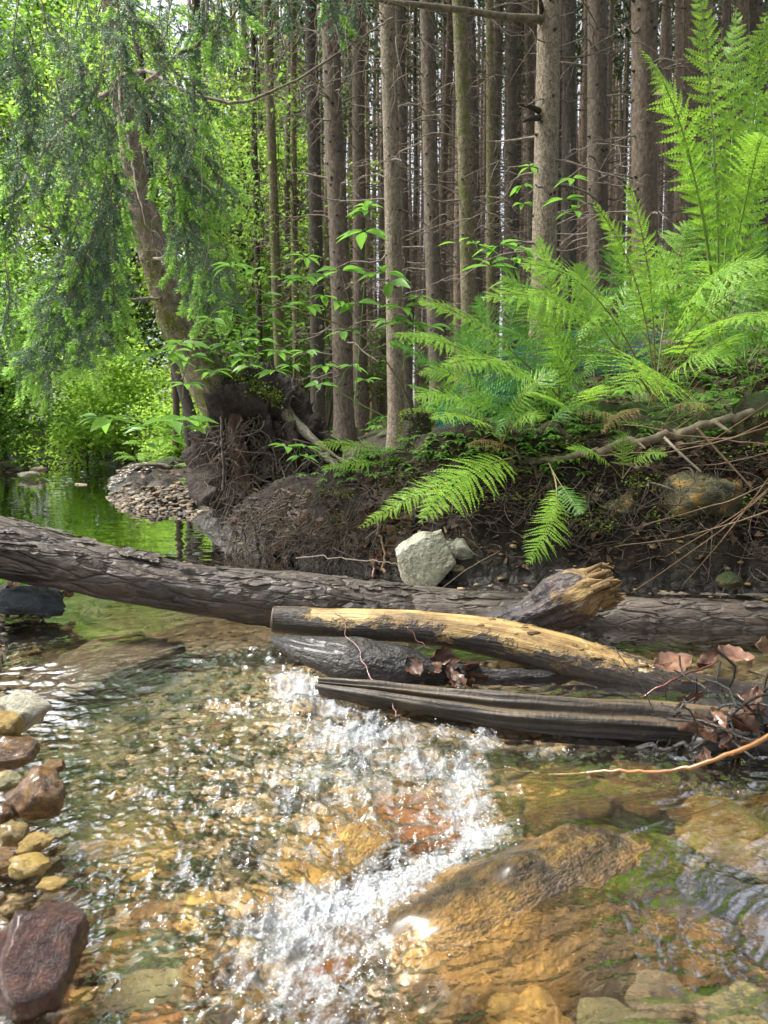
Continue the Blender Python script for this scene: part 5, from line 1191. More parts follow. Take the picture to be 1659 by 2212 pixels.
# more fronds woven through the mass
W_ = dict(FL, m=11, npin=22)
for i, (bx, by, Y, tips, lab) in enumerate([
 (1290, 880, 2.9, [(1060, 700, 2.7), (1130, 640, 2.8), (1250, 570, 2.9), (1390, 600, 2.9), (1180, 760, 2.6)], 'bright fern rising behind the low dark fern'),
 (1480, 850, 2.8, [(1300, 640, 2.5), (1420, 530, 2.7), (1560, 530, 2.7), (1659, 640, 2.6), (1600, 720, 2.4)], 'bright fern crowded behind the big spreading fern'),
 (1620, 850, 2.7, [(1500, 660, 2.4), (1590, 600, 2.5), (1700, 560, 2.5), (1740, 700, 2.4)], 'bright fern leaning in at the right edge above the mossy boulder'),
 (1180, 900, 3.0, [(1000, 860, 2.8), (1040, 780, 2.9), (1290, 790, 2.8), (1230, 720, 3.0), (1120, 700, 3.0)], 'fern with thin fronds spread over the green netting'),
 (1080, 850, 3.6, [(960, 700, 3.4), (1030, 640, 3.5), (1120, 640, 3.6), (900, 780, 3.4)], 'fern behind the left end of the netting'),
 (1640, 760, 3.3, [(1560, 560, 3.1), (1640, 500, 3.2), (1500, 600, 3.0), (1720, 540, 3.1)], 'fern standing behind the flat fronds at the right edge'),
 (1050, 930, 3.1, [(850, 740, 2.9), (880, 830, 2.8), (960, 880, 2.7), (1000, 700, 3.0)], 'bright fern with fronds reaching left over the small mossy stump'),
 (1250, 900, 2.7, [(1090, 800, 2.5), (1150, 850, 2.4), (1300, 830, 2.4), (1180, 720, 2.6)], 'fern with soft fronds drooping over the bank edge above the hanging fern'),
 (1340, 760, 3.3, [(1230, 560, 3.1), (1330, 520, 3.2), (1430, 560, 3.2), (1150, 620, 3.0)], 'fern standing in the gap between the two big bright ferns')]):
    bp = P(bx, by, Y); L0 = []
    for (tx, ty, tY) in tips: L0.append((tx, ty, tY, 0, .17+.05*((tx*7) % 3)/2, .28, dict(W_, ctrl=P(bx*.45+tx*.55, min(by, ty)-10+.25*(by-ty), (Y+tY)/2), face=(.1*((tx % 5)-2), -.85, 1), mat='fern_dark' if Y >= 3.0 or (tx+i) % 4 == 0 else 'fern')))  # rear and some scattered fronds take the green with painted shade
    fern_plant('fern', bp, L0, lab, seed=20+i)

# ================================================================== SAPLINGS WITH BROAD LEAVES
def broad_leaf(mb, p, d, nrm, L, W, g, cup=.18, droop=.25, k=6):
    d = d/np.linalg.norm(d); nrm = nrm-d*(nrm@d); nrm /= np.linalg.norm(nrm)+1e-9; s_ = np.cross(d, nrm)
    u = np.linspace(0, 1, k+1); wd = np.interp(u, [0, .1, .3, .5, .75, .92, 1], [.04, .5, .95, 1, .62, .2, .0])*W/2
    c = p+d*(u*L)[:, None]-nrm*(droop*L*u**2)[:, None]
    l = c+s_*wd[:, None]+nrm*(wd*cup*2)[:, None]; r_ = c-s_*wd[:, None]+nrm*(wd*cup*2)[:, None]
    V = np.concatenate([l, c, r_]); n_ = k+1; i = np.arange(k)
    mb.add(V, np.concatenate([np.stack([i, i+1, n_+i+1, n_+i], -1), np.stack([n_+i, n_+i+1, 2*n_+i+1, 2*n_+i], -1)]))
M['sap_stem'] = simple_mat('sapling_stem', (.07, .06, .03), (.17, .15, .07), 30, .7, .2, .001)
M['sap_green'] = simple_mat('green_sapling_stem', (.10, .18, .04), (.18, .28, .07), 30, .6, .2, .001)
def sapling(base, stems, clusters, label, seed, w0=.008, mat='leaf_sapling'):
    """stems: lists of (dx, dy, Y); clusters: (dx, dy, Y, leaf length px, n)"""
    t = empty('sapling', base, label=label, cat='sapling'); g = np.random.default_rng(seed); mb = MB(); allp = []
    for i, s_ in enumerate(stems):
        c = spline(np.array([P(*q) for q in s_]), 30); allp.append(c); tube(mb, c, np.linspace(1, .35, 30)*w0/2*(1 if i == 0 else .55), 6)
    mb.obj('stem', M['sap_stem' if w0 > .006 else 'sap_green'], parent=t).location = -Vector(base); allp = np.concatenate(allp)
    for (dx, dy, Y, lp, nl) in clusters:
        c = P(dx, dy, Y); L = PX(lp, Y)*.8; j = np.argmin(np.linalg.norm(allp-c, axis=1)); lf = MB(); a0 = g.uniform(0, 6.3)
        tube(lf, wiggle(allp[j], c, 6, .05, g, -.03), .0012, 4)
        for k in range(nl):
            a = a0+k*2.4 if nl > 4 else a0+k*3.14+g.normal()*.4
            d = np.array([math.cos(a), math.sin(a)*.8, g.uniform(-.25, .25)]); broad_leaf(lf, c+d*.01, d, np.array([g.normal()*.2, -.25+g.normal()*.2, 1]), L*g.uniform(.75, 1.2), L*g.uniform(.34, .46), g)
        o = lf.obj('leaf_cluster', M[mat], parent=t); o.location = -Vector(base)
sapling(P(890, 890, 3.3), [[(890, 890, 3.3), (860, 820, 3.25), (790, 730, 3.2), (700, 690, 3.15), (600, 665, 3.1), (500, 655, 3.05), (440, 700, 3.0), (400, 800, 2.95), (395, 860, 2.9)],
   [(585, 660, 3.1), (640, 620, 3.05), (660, 560, 3.0)], [(505, 655, 3.05), (510, 600, 3.0), (495, 570, 3.0)], [(800, 740, 3.2), (740, 640, 3.1), (665, 600, 3.05)]],
   [(500, 572, 3.0, 60, 6), (545, 585, 3.0, 50, 4), (660, 555, 3.0, 45, 6), (655, 600, 3.02, 60, 6), (610, 600, 3.0, 60, 3), (600, 665, 3.1, 50, 5), (560, 640, 3.05, 50, 4), (665, 660, 3.05, 60, 5), (700, 640, 3.1, 45, 4), (640, 700, 3.1, 50, 4),
    (500, 680, 3.05, 50, 5), (455, 690, 3.0, 50, 5), (570, 690, 3.1, 55, 4), (400, 740, 2.95, 60, 5), (375, 760, 2.9, 60, 4)], 'sapling with a long arching stem and light green leaves reaching left across the forest', 1)
sapling(P(765, 880, 3.3), [[(765, 880, 3.3), (775, 760, 3.25), (785, 640, 3.2), (790, 540, 3.15), (790, 440, 3.1)], [(775, 740, 3.25), (740, 600, 3.2), (730, 580, 3.2)]],
   [(790, 445, 3.1, 42, 5), (790, 455, 3.1, 50, 4), (785, 500, 3.15, 75, 6), (735, 585, 3.2, 75, 4), (830, 590, 3.15, 70, 5), (840, 610, 3.1, 75, 2), (770, 655, 3.2, 60, 4), (745, 715, 3.2, 50, 5), (730, 650, 3.2, 50, 3)], 'upright young elder with rosettes of broad leaves at the centre', 2, .005)
sapling(P(870, 800, 3.2), [[(870, 800, 3.2), (880, 740, 3.15), (900, 680, 3.1), (908, 635, 3.05)]], [(908, 640, 3.05, 35, 7), (870, 665, 3.1, 60, 5), (880, 700, 3.1, 70, 5), (925, 705, 3.1, 55, 5), (840, 690, 3.1, 50, 4), (905, 740, 3.1, 60, 5), (850, 740, 3.12, 55, 4)], 'small leafy elder shoot left of the fern bank with a pointed tip', 3, .005)
sapling(P(440, 945, 3.6), [[(470, 920, 3.7), (400, 930, 3.4), (330, 935, 3.2), (240, 915, 3.1)], [(395, 930, 3.4), (395, 880, 3.4)]], [(240, 905, 3.1, 80, 5), (215, 900, 3.1, 60, 3), (320, 925, 3.2, 60, 4), (370, 910, 3.3, 75, 5), (400, 905, 3.4, 70, 5), (420, 925, 3.4, 60, 4), (365, 945, 3.3, 55, 3), (310, 960, 3.2, 55, 3)], 'thin side shoot with pale broad leaves hanging over the stream left of the root plate', 4, .004)
sapling(P(430, 900, 3.5), [[(430, 900, 3.5), (420, 850, 3.4), (385, 790, 3.3), (350, 760, 3.25)]], [(385, 745, 3.2, 70, 5), (350, 770, 3.2, 75, 4), (410, 770, 3.3, 60, 4), (460, 800, 3.3, 55, 5), (490, 745, 3.3, 55, 5), (400, 830, 3.3, 55, 5), (520, 770, 3.4, 50, 4)], 'sapling with drooping pale leaves in front of the mossy leaning trunk', 5, .004)
sapling(P(700, 870, 3.8), [[(830, 900, 3.9), (740, 850, 3.8), (650, 770, 3.7), (560, 740, 3.6)]], [(560, 735, 3.6, 45, 5), (600, 760, 3.6, 45, 6), (660, 760, 3.7, 45, 6), (630, 790, 3.7, 40, 5), (590, 800, 3.6, 45, 5), (700, 790, 3.7, 45, 5), (760, 790, 3.8, 45, 5), (540, 790, 3.6, 45, 5), (690, 830, 3.8, 45, 5), (790, 820, 3.8, 40, 5)], 'low spreading sapling with small leaf rosettes above the root plate', 6, .006)
sapling(P(1150, 700, 4.4), [[(1150, 700, 4.4), (1160, 560, 4.4), (1150, 380, 4.4)], [(1160, 600, 4.4), (1240, 420, 4.3)]], [(1145, 360, 4.4, 35, 5), (1130, 440, 4.4, 35, 4), (1235, 385, 4.3, 45, 5), (1220, 430, 4.3, 50, 4), (1240, 455, 4.3, 50, 4), (1130, 400, 4.4, 40, 4)], 'thin leafy shoot growing up behind the nearest rough trunk', 7, .005)
sapling(P(1120, 640, 3.0), [[(1150, 700, 3.1), (1120, 600, 3.0), (1050, 550, 2.9), (990, 525, 2.85)]], [(990, 525, 2.85, 50, 2), (1030, 528, 2.9, 60, 4), (1075, 530, 2.9, 60, 4), (1120, 535, 3.0, 60, 4), (1060, 575, 3.0, 70, 4), (1105, 560, 3.0, 60, 4), (1090, 610, 3.0, 60, 3)], 'shoot with narrow bright leaves reaching left above the ferns', 8, .004)
sapling(P(640, 1010, 3.6), [[(640, 1010, 3.6), (640, 980, 3.5), (650, 960, 3.45)]], [(620, 965, 3.45, 50, 5), (660, 965, 3.45, 50, 5), (650, 985, 3.4, 50, 5), (690, 985, 3.45, 45, 4)], 'small leafy seedling on the root mass', 9, .003)
sapling(P(1560, 900, 2.8), [[(1560, 900, 2.8), (1565, 850, 2.8)]], [(1350, 840, 2.7, 35, 7), (1560, 845, 2.8, 50, 6), (1530, 870, 2.8, 35, 4), (1600, 860, 2.8, 40, 5)], 'small green seedlings on the litter near the right edge', 10, .003)
# big dark leaves at the foot of the tall fern
sapling(P(1560, 600, 2.9), [[(1560, 600, 2.9), (1530, 540, 2.9)]], [(1530, 545, 2.9, 90, 4), (1480, 560, 2.95, 90, 3), (1560, 530, 3.0, 80, 3)], 'broad dark leaves at the foot of the tall fern', 11, .006, 'leaf_dark')

# ================================================================== LEANING SPRUCE WITH ROOT PLATE AND HANGING SPRAYS
M['needle_old'] = leaf_mat('spruce_needles', (.055, .12, .065), (.155, .25, .14), .45, .4, scale=6, spec=.4)
M['needle_new'] = leaf_mat('fresh_spruce_shoots', (.20, .40, .07), (.36, .56, .13), .5, .5, scale=6)
M['twig'] = simple_mat('spruce_twig', (.09, .07, .05), (.24, .19, .14), 40, .85, .2, .001)
M['moss'] = leaf_mat('moss_tufts', (.07, .11, .015), (.17, .24, .03), .8, .3, scale=8)
base = P(500, 960, 4.5)
t = empty('leaning_spruce', base, label='leaning mossy spruce with an upturned root plate and drooping sprays of needles on the left', cat='spruce'); LB = -Vector(base)
rows = [(520, 930, 4.6, 100), (480, 870, 4.55, 104), (428, 765, 4.5, 98), (388, 690, 4.48, 88), (350, 590, 4.46, 72), (320, 500, 4.45, 60), (296, 400, 4.45, 50), (272, 250, 4.45, 42), (248, 100, 4.45, 36), (232, -60, 4.45, 32), (215, -300, 4.45, 28), (200, -700, 4.4, 20)]
c = np.array([P(*r[:3]) for r in rows]); rad = np.array([PX(r[3], r[2])/2 for r in rows]); cs = spline(np.hstack([c, rad[:, None]]), 160); mb = MB()
tube(mb, cs[:, :3], cs[:, 3], 28, disp=lambda tc, a: .010*fbm(tc*5, 3, 3)+.006*ridged(tc*np.array([6, 18, 18]), 2, 5)); mb.obj('trunk', M['bark_lean'], parent=t).location = LB
M['dark_soil'] = simple_mat('dark_root_soil', (.008, .006, .005), (.045, .030, .020), 40, .9, 1., .02)
g = np.random.default_rng(88); ns_ = 1300; tt0 = g.random(ns_)**1.2; cz = 5.0+7*tt0; cx_ = np.interp(cz, cs[:, 2], cs[:, 0]); ax_ = g.uniform(0, 6.283, ns_); R_ = (2.3*(1-tt0)**.7+.3)*np.sqrt(g.random(ns_))
bb = np.stack([cx_+R_*np.cos(ax_), 4.5+R_*np.sin(ax_), cz-.25*R_], -1); d_ = np.stack([np.cos(ax_), np.sin(ax_), np.full(ns_, -.6)], -1)+g.normal(size=(ns_, 3))*.4; d_ /= np.linalg.norm(d_, axis=1)[:, None]; s0_ = np.cross(d_, g.normal(size=(ns_, 3))); s0_ /= np.linalg.norm(s0_, axis=1)[:, None]; L_ = g.uniform(.12, .34, ns_)[:, None]
mb = MB(); mb.add(np.stack([bb, bb+d_*L_*.5+s0_*L_*.09, bb+d_*L_, bb+d_*L_*.5-s0_*L_*.09], 1).reshape(-1, 3), np.arange(ns_)[:, None]*4+np.arange(4)[None]); mb.obj('crown', M['needle_crown'], parent=t).location = LB  # unseen crown above the frame, added to dim sky light and water reflections
# root plate
v, tt_ = ico(5); v = v.copy()
rp = v*(1+.22*fbm(v*1.6, 3, 71)[:, None]+.26*(ridged(v*3.6, 4, 73)-.9)[:, None]+.05*fbm(v*12, 3, 75)[:, None])
hole = np.exp(-(((v[:, 0]+.15)/.42)**2+((v[:, 2]-.25)/.38)**2))*(v[:, 1] < 0); rp[:, 1] += hole*.75
rp = rp*np.array([.38, .30, .46])
mb = MB(); mb.add(rp+P(570, 990, 4.5), None, tt_, tc=rp); mb.obj('root_plate', M['dark_soil'], parent=t).location = LB
mb = MB(); cc = spline(np.array([P(505, 880, 4.45), P(512, 960, 4.34), P(526, 1020, 4.30), P(545, 1085, 4.26)]), 40)
tube(mb, cc, np.interp(np.arange(40), [0, 6, 20, 32, 39], [.06, .05, .055, .045, .03]), 20, disp=lambda tc, a: .007*fbm(tc*14, 3, 81)+.012*(ridged(tc*np.array([5, 40, 40]), 3, 83)-1)); mb.obj('torn_root', M['red_bark'], parent=t).location = LB
g = np.random.default_rng(31); mb = MB()
for k in range(900):
    dx, dy = g.uniform(470, 760), g.uniform(870, 1190)
    if dy < 900+max(0, dx-560)*.55: continue
    if dx < 500 and dy > 1060: continue
    Y = 4.28-.9*sm(np.array(dy), 1030, 1200)-.3*sm(np.array(dx), 600, 800)+g.normal()*.05; p = P(dx, dy, float(Y)); L = g.uniform(.05, .32); q_ = GR(dx, dy) if dy > 1000 else p
    if q_[1] < p[1]: p = q_+np.array([0, -.01, .01]); L *= .7
    d = np.array([g.normal()*.8, -.1+g.normal()*.2, -.6+g.normal()*.6]); d /= np.linalg.norm(d); c = wiggle(p, p+d*L, 12, .17, g, .05)
    tube(mb, c, np.linspace(1, .3, 12)*g.uniform(.0012, .0050)*(1+1.6*(g.random() > .94)), 5)
mb.obj('root_fringe', M['root'], parent=t, kind='stuff').location = LB
mb = MB()  # thin root hanging left of the plate with bark crumbs
c = wiggle(P(478, 900, 4.2), P(482, 1060, 4.15), 30, .02, g); tube(mb, c, .007*(1+.5*noise(xyz(np.arange(30)*.9, 0, 0), 3)), 7); mb.obj('hanging_root', M['root'], parent=t).location = LB
# moss on the trunk foot and along the fallen ridge to the right
mb = MB(); pts = []
for k in range(3600):
    s_ = g.random()
    if s_ < .62:
        i = g.integers(0, 62); a = g.uniform(-1.9, 1.4); r_ = cs[i, 3]*1.02; pts.append(cs[i, :3]+np.array([math.sin(a+.5)*r_, -math.cos(a+.5)*r_, 0])+g.normal(size=3)*.01)
    else:
        q = g.random(); p = P(500+q*110, 812+q*55+g.normal()*10, 4.45-.1*q); pts.append(p+g.normal(size=3)*np.array([.02, .05, .012]))
kite_leaves(mb, np.array(pts), .022, g, .6, .5); mb.obj('moss', M['moss'], parent=t, kind='stuff').location = LB
mb = MB(); c = spline(np.array([P(470, 800, 4.6), P(530, 835, 4.5), P(590, 868, 4.42), P(640, 915, 4.3), P(690, 960, 4.15), P(760, 1010, 4.0)]), 50); tube(mb, c, np.linspace(.07, .008, 50), 14, disp=lambda tc, a: .012*fbm(tc*8, 3, 6)); mb.obj('mossy_root', M['bark_lean'], parent=t).location = LB

def needles(mb, c, L, dens, g, w_=.0011, flat=.35):
    """needles along a twig curve"""
    seg = np.linalg.norm(np.diff(c, axis=0), axis=1).sum(); n = max(6, int(seg*dens)); u = g.random(n)*(len(c)-1.001); i = u.astype(int); f = (u-i)[:, None]
    p = c[i]*(1-f)+c[i+1]*f; T = c[i+1]-c[i]; T /= np.linalg.norm(T, axis=1)[:, None]+1e-9
    up = np.array([0, -.6, .8]); S = np.cross(T, up); S /= np.linalg.norm(S, axis=1)[:, None]+1e-9; N = np.cross(S, T)
    sg = np.where(g.random(n) < .5, -1, 1)[:, None]
    d = S*sg*g.uniform(.6, 1, (n, 1))+N*g.normal(size=(n, 1))*flat+T*g.uniform(.45, .9, (n, 1)); d /= np.linalg.norm(d, axis=1)[:, None]
    ln = L*g.uniform(.75, 1.15, (n, 1)); x = np.cross(d, g.normal(size=(n, 3))); x /= np.linalg.norm(x, axis=1)[:, None]; x *= w_
    v = np.stack([p-x*.7, p+d*ln*.55-x, p+d*ln, p+d*ln*.55+x], 1).reshape(-1, 3); mb.add(v, np.arange(n)[:, None]*4+np.arange(4)[None])
def spray(parent, loc, pts, g, side=.14, step=.024, dens=820, new=.45, r=.0028, young_all=False, bare=.1):
    """one drooping branchlet: axis, side twigs, old needles, fresh tips"""
    c = spline(np.array([P(*p) for p in pts]), 40); L = np.linalg.norm(np.diff(c, axis=0), axis=1).sum(); Yd = np.mean(c[:, 1]); wn = .0008+.00038*Yd
    tw, od, nw = MB(), MB(), MB(); tube(tw, c, np.linspace(1, .4, 40)*r, 4)
    needles(od, c[int(40*.3):], .017, dens*.8, g, wn)
    ns = int(L/step)
    for k in range(ns):
        f = bare+(1-bare)*(k+.5)/ns; i = min(38, int(f*39)); T = c[i+1]-c[i]; T /= np.linalg.norm(T); s_ = np.cross(T, [0, -1, .2]); s_ /= np.linalg.norm(s_)+1e-9
        sg = 1 if k % 2 else -1; l = side*g.uniform(.5, 1.15)*(1.05-f*.55); d = T*.75+s_*sg*.7+g.normal(size=3)*.22; d /= np.linalg.norm(d)
        e = c[i]+d*l; e[2] -= l*.35; cc = wiggle(c[i], e, 8, .04, g); tube(tw, cc, np.linspace(1, .5, 8)*r*.45, 3)
        if g.random() < .12: continue
        if g.random() < new:
            needles(od, cc[:6], .016, dens, g, wn); tl = d*.2*l+np.array([0, 0, -.4*l]); t2 = wiggle(cc[5], cc[-1]+tl*.6, 6, .03, g); needles(nw, t2, .024, dens*1.7, g, wn*1.2, .5)
        else: needles(od, cc, .017, dens, g, wn)
    if new > .05: needles(nw, np.array([c[-1]+(c[-1]-c[-3])*q for q in np.linspace(-.6, 1.4, 6)]), .017, dens*1.8, g, wn*1.2, .5)
    tw.add(np.zeros((0, 3)))
    b_ = tw.obj('branch', M['twig'], parent=parent); b_.location = loc
    if od.n: od.obj('old_needles', M['needle_old'], parent=b_)
    if nw.n: nw.obj('young_needles', M['needle_new'], parent=b_)
g = np.random.default_rng(91)
HANG = [  # drooping sprays, top to tip
 [(235, 330, 3.1), (215, 450, 3.05), (190, 560, 3.0), (130, 700, 2.95), (85, 835, 2.9)], [(250, 340, 3.1), (235, 480, 3.05), (225, 600, 3.0), (205, 700, 2.95), (185, 790, 2.9)],
 [(200, 500, 3.0), (170, 600, 3.0), (110, 720, 2.95), (35, 800, 2.9)], [(240, 520, 3.0), (245, 620, 3.0), (240, 700, 3.0), (238, 760, 2.95)], [(170, 470, 3.0), (140, 560, 3.0), (110, 640, 2.95), (100, 700, 2.9)],
 [(360, 380, 3.2), (390, 440, 3.2), (420, 520, 3.15), (455, 580, 3.1), (485, 655, 3.05)], [(370, 420, 3.2), (400, 500, 3.2), (410, 570, 3.15), (415, 640, 3.1)], [(395, 520, 3.2), (440, 570, 3.2), (455, 620, 3.2), (450, 680, 3.15)],
 [(350, 250, 3.2), (390, 320, 3.2), (430, 390, 3.2), (480, 455, 3.15)], [(330, 280, 3.2), (370, 350, 3.2), (400, 400, 3.2), (430, 450, 3.15)], [(290, 160, 3.2), (340, 220, 3.2), (390, 270, 3.15), (420, 330, 3.1)],
 [(300, 100, 3.1), (370, 150, 3.1), (430, 200, 3.1), (465, 250, 3.1)], [(430, -60, 2.8), (450, 0, 2.8), (440, 60, 2.8), (415, 40, 2.75)], [(470, -40, 2.8), (480, 20, 2.8), (470, 80, 2.8), (480, 130, 2.75)], [(500, -60, 2.9), (520, 0, 2.9), (540, 30, 2.9), (545, -5, 2.85)],
 [(260, 120, 3.2), (290, 180, 3.2), (330, 250, 3.2), (380, 300, 3.2)], [(230, 60, 3.3), (220, 160, 3.2), (190, 230, 3.2), (170, 320, 3.2)], [(60, 80, 3.0), (80, 170, 3.0), (75, 260, 3.0), (60, 330, 3.0)],
 [(40, 0, 3.0), (30, 110, 3.0), (60, 200, 3.0), (55, 300, 3.0)], [(20, 250, 3.0), (40, 340, 3.0), (30, 430, 3.0), (10, 520, 3.0)], [(120, 170, 3.1), (140, 260, 3.1), (120, 340, 3.0), (90, 430, 3.0)],
 [(150, 240, 3.1), (180, 330, 3.1), (150, 420, 3.0), (140, 500, 3.0)], [(200, 180, 3.1), (230, 280, 3.1), (250, 370, 3.1), (260, 450, 3.1)], 
 [(90, 0, 3.2), (110, 80, 3.2), (170, 130, 3.1), (180, 230, 3.1)], [(180, -40, 3.2), (200, 50, 3.2), (260, 90, 3.1), (280, 160, 3.1)], [(250, -60, 3.3), (280, 30, 3.2), (330, 60, 3.2), (360, 130, 3.2)],
 [(330, -50, 3.3), (370, 20, 3.2), (400, 90, 3.2), (430, 120, 3.2)], [(600, -80, 3.0), (610, -20, 3.0), (625, 20, 3.0), (620, 60, 3.0)], [(700, -80, 3.2), (710, -20, 3.2), (720, 30, 3.2), (740, 90, 3.2)], [(760, -60, 3.2), (765, -10, 3.2), (770, 30, 3.2), (765, 70, 3.2)],
 [(10, 560, 3.1), (20, 640, 3.1), (10, 700, 3.1), (-10, 760, 3.1)], 
]
for i, h_ in enumerate(HANG): spray(t, LB, h_, g, side=.15 if i < 12 else .13, new=.5 if h_[0][1] > 200 or i in (12, 13, 14) else .22)
for i, h_ in enumerate(HANG[:11]):
    ox, oy = g.uniform(-55, 45), g.uniform(-45, 30)
    if 250 < h_[1][0]+ox < 350: ox -= 40
    spray(t, LB, [(a+ox, b_+oy, Y+.15) for a, b_, Y in h_], g, side=.16, new=.6, dens=760)
for k in range(28):   # fill
    dx, dy = g.uniform(-20, 440), g.uniform(-60, 300)
    if 215 < dx < 400 and dy > 60: dx -= 200
    Y = g.uniform(3.2, 4.3); l = g.uniform(90, 230)
    s_ = g.normal()*.35; spray(t, LB, [(dx, dy, Y), (dx+s_*l*.4, dy+l*.33, Y), (dx+s_*l*.7, dy+l*.7, Y), (dx+s_*l*.8, dy+l, Y)], g, side=.13, new=.15, dens=430)
# boughs and bare hanging twigs
for pts, w_ in [([(262, 190, 4.4), (200, 215, 4.0), (120, 300, 3.6), (60, 380, 3.3), (-40, 450, 3.1)], .03), ([(270, 250, 4.4), (300, 200, 3.8), (370, 130, 3.4), (440, 70, 3.1), (520, 0, 2.9)], .028), ([(290, 400, 4.4), (220, 480, 3.8), (120, 490, 3.4), (0, 440, 3.2)], .02),
                ([(262, 160, 4.4), (330, 150, 3.8), (420, 190, 3.5), (530, 205, 3.4), (640, 160, 3.3), (790, 70, 3.2), (880, 20, 3.1)], .02), ([(330, 560, 4.4), (390, 540, 3.9), (430, 480, 3.5)], .018), ([(250, 60, 4.4), (260, 240, 3.8), (300, 420, 3.4), (330, 540, 3.3)], .016),
                ([(360, 640, 4.4), (260, 655, 4.2), (180, 660, 4.0)], .02)]:
    mb = MB(); c = spline(np.array([P(*p) for p in pts]), 50)+.012*np.random.default_rng(len(pts)).normal(size=(50, 3)).cumsum(0)*.25; tube(mb, c, np.linspace(1, .3, 50)*w_/2, 7); mb.obj('bough', M['dead_branch'], parent=t).location = LB
mb = MB()
for k in range(330):
    if k < 230: dx, dy, Y = g.uniform(30, 480), g.uniform(-60, 560), g.uniform(2.9, 4.2)
    else: dx, dy, Y = g.uniform(480, 900), g.uniform(-60, 200), g.uniform(3., 3.8)
    a = P(dx, dy, Y); L = g.uniform(.12, .5); d = np.array([g.normal()*.45, g.normal()*.3, -.8+g.normal()*.3]); d /= np.linalg.norm(d)
    tube(mb, wiggle(a, a+d*L, 12, .08, g), np.linspace(1, .4, 12)*g.uniform(.0008, .0022), 4)
mb.obj('bare_twigs', M['twig'], parent=t, kind='stuff').location = LB

# ================================================================== LITTER, HERBS, NETTING
M['leaf_dry'] = leaf_mat('dry_brown_leaves', (.045, .028, .017), (.19, .12, .072), .75, .2, scale=9)
M['leaf_wet'] = simple_mat('wet_brown_leaf', (.030, .015, .010), (.11, .058, .036), 35, .5, .5, .003, coat=.12, spec=.25)
M['leaf_spot'] = simple_mat('spotted_wet_leaf', (.10, .045, .025), (.26, .14, .085), 60, .3, .4, .003, coat=.6)
def scatter_screen(n, x0, x1, y0, y1, g, ymax=30, fn=None):
    out = []
    for _ in range(n):
        p = GR(g.uniform(x0, x1), g.uniform(y0, y1))
        if p[1] < ymax and shore_d(p[0:1], p[1:2])[0][0] > .01: out.append(p)
    return np.array(out)
g = np.random.default_rng(61)
mb = MB(); p = scatter_screen(4300, 560, 2200, 700, 1240, g, 6); p[:, 2] += .01; kite_leaves(mb, p, .038, g, .5, .6, .5)
p = scatter_screen(300, 560, 900, 1120, 1240, g, 6); p[:, 2] += .012; kite_leaves(mb, p, .05, g, .3, .7, .6)
p = scatter_screen(500, 0, 560, 940, 1040, g, 14); p[:, 2] += .02; kite_leaves(mb, p, .10, g, .5, .6, .5)
x = g.uniform(-1.6, -1.0, 260); y = g.uniform(2.2, 2.75, 260); p = xyz(x, y, ground(x, y)+.02+.03*g.random(260)); kite_leaves(mb, p, .05, g, .4, .6, .6)
p = scatter_screen(420, 470, 850, 1030, 1215, g, 6); p[:, 2] += .01; kite_leaves(mb, p, .036, g, .4, .6, .6)
mb.obj('leaf_litter', M['leaf_dry'], kind='stuff')
mb = MB(); p = scatter_screen(2300, 560, 2200, 780, 1230, g, 6)
for q in p:
    d = np.array([g.normal(), g.normal()*.6, g.normal()*.25]); d /= np.linalg.norm(d); L = g.uniform(.04, .2); q = q+np.array([0, 0, .008]); tube(mb, wiggle(q-d*L/2, q+d*L/2, 6, .06, g), g.uniform(.0008, .0022), 4)
x = g.uniform(-1.6, -1.0, 90); y = g.uniform(2.2, 2.7, 90)
for a, b_, c_ in zip(x, y, ground(x, y)): d = np.array([g.normal(), g.normal()*.5, g.normal()*.3]); d /= np.linalg.norm(d); q = np.array([a, b_, c_+.03]); tube(mb, wiggle(q-d*.06, q+d*.08, 6, .06, g), .0018, 4)
mb.obj('twig_litter', M['root'], kind='stuff')
# litter of the forest floor farther off
x = np.concatenate([g.uniform(-3, 14, 2600)]); y = g.uniform(5, 22, 2600); k_ = shore_d(x, y)[0] > .3
mb = MB(); kite_leaves(mb, xyz(x[k_], y[k_], ground(x[k_], y[k_])+.02), .09, g, .8, .5, .3); mb.obj('forest_litter', M['leaf_dry'], kind='stuff')

def herbs(name, P_, size, nl, hgt, mat, g, **tags):
    mb = MB(); pos = []
    for q in P_:
        h_ = hgt*g.uniform(.4, 1.3); c = q+np.array([g.normal()*.02, g.normal()*.02, h_]); m = g.integers(nl-2, nl+3); a0 = g.uniform(0, 6.3)
        for k in range(m):
            a = a0+k*6.28/m; d = np.array([math.cos(a), math.sin(a), g.uniform(-.3, .15)]); broad_leaf(mb, c, d, np.array([0, -.2, 1.]), size*g.uniform(.7, 1.2), size*.45, g, k=3)
    return mb.obj(name, M[mat], **tags)
p1 = scatter_screen(900, 600, 1180, 850, 930, g, 11); herbs('ground_herbs', p1, .065, 5, .10, 'leaf_herb', g, kind='stuff')
p2 = scatter_screen(800, 620, 1250, 840, 1060, g, 6); herbs('bank_herbs', p2, .034, 5, .05, 'leaf_herb', g, kind='stuff')
p3 = scatter_screen(1000, 1180, 2200, 690, 960, g, 6); herbs('slope_herbs', p3, .035, 5, .05, 'leaf_herb', g, kind='stuff')
x = g.uniform(-2, 12, 1300); y = g.uniform(7, 17, 1300); herbs('forest_herbs', xyz(x, y, ground(x, y)), .08, 5, .12, 'leaf_herb', g, kind='stuff')
x = g.uniform(-7, -2.8, 2600); y = g.uniform(9.5, 16, 2600); k_ = shore_d(x, y)[0] > .35; herbs('bank_nettles', xyz(x[k_], y[k_], ground(x[k_], y[k_])), .09, 6, .28, 'leaf_bright', g, kind='stuff')
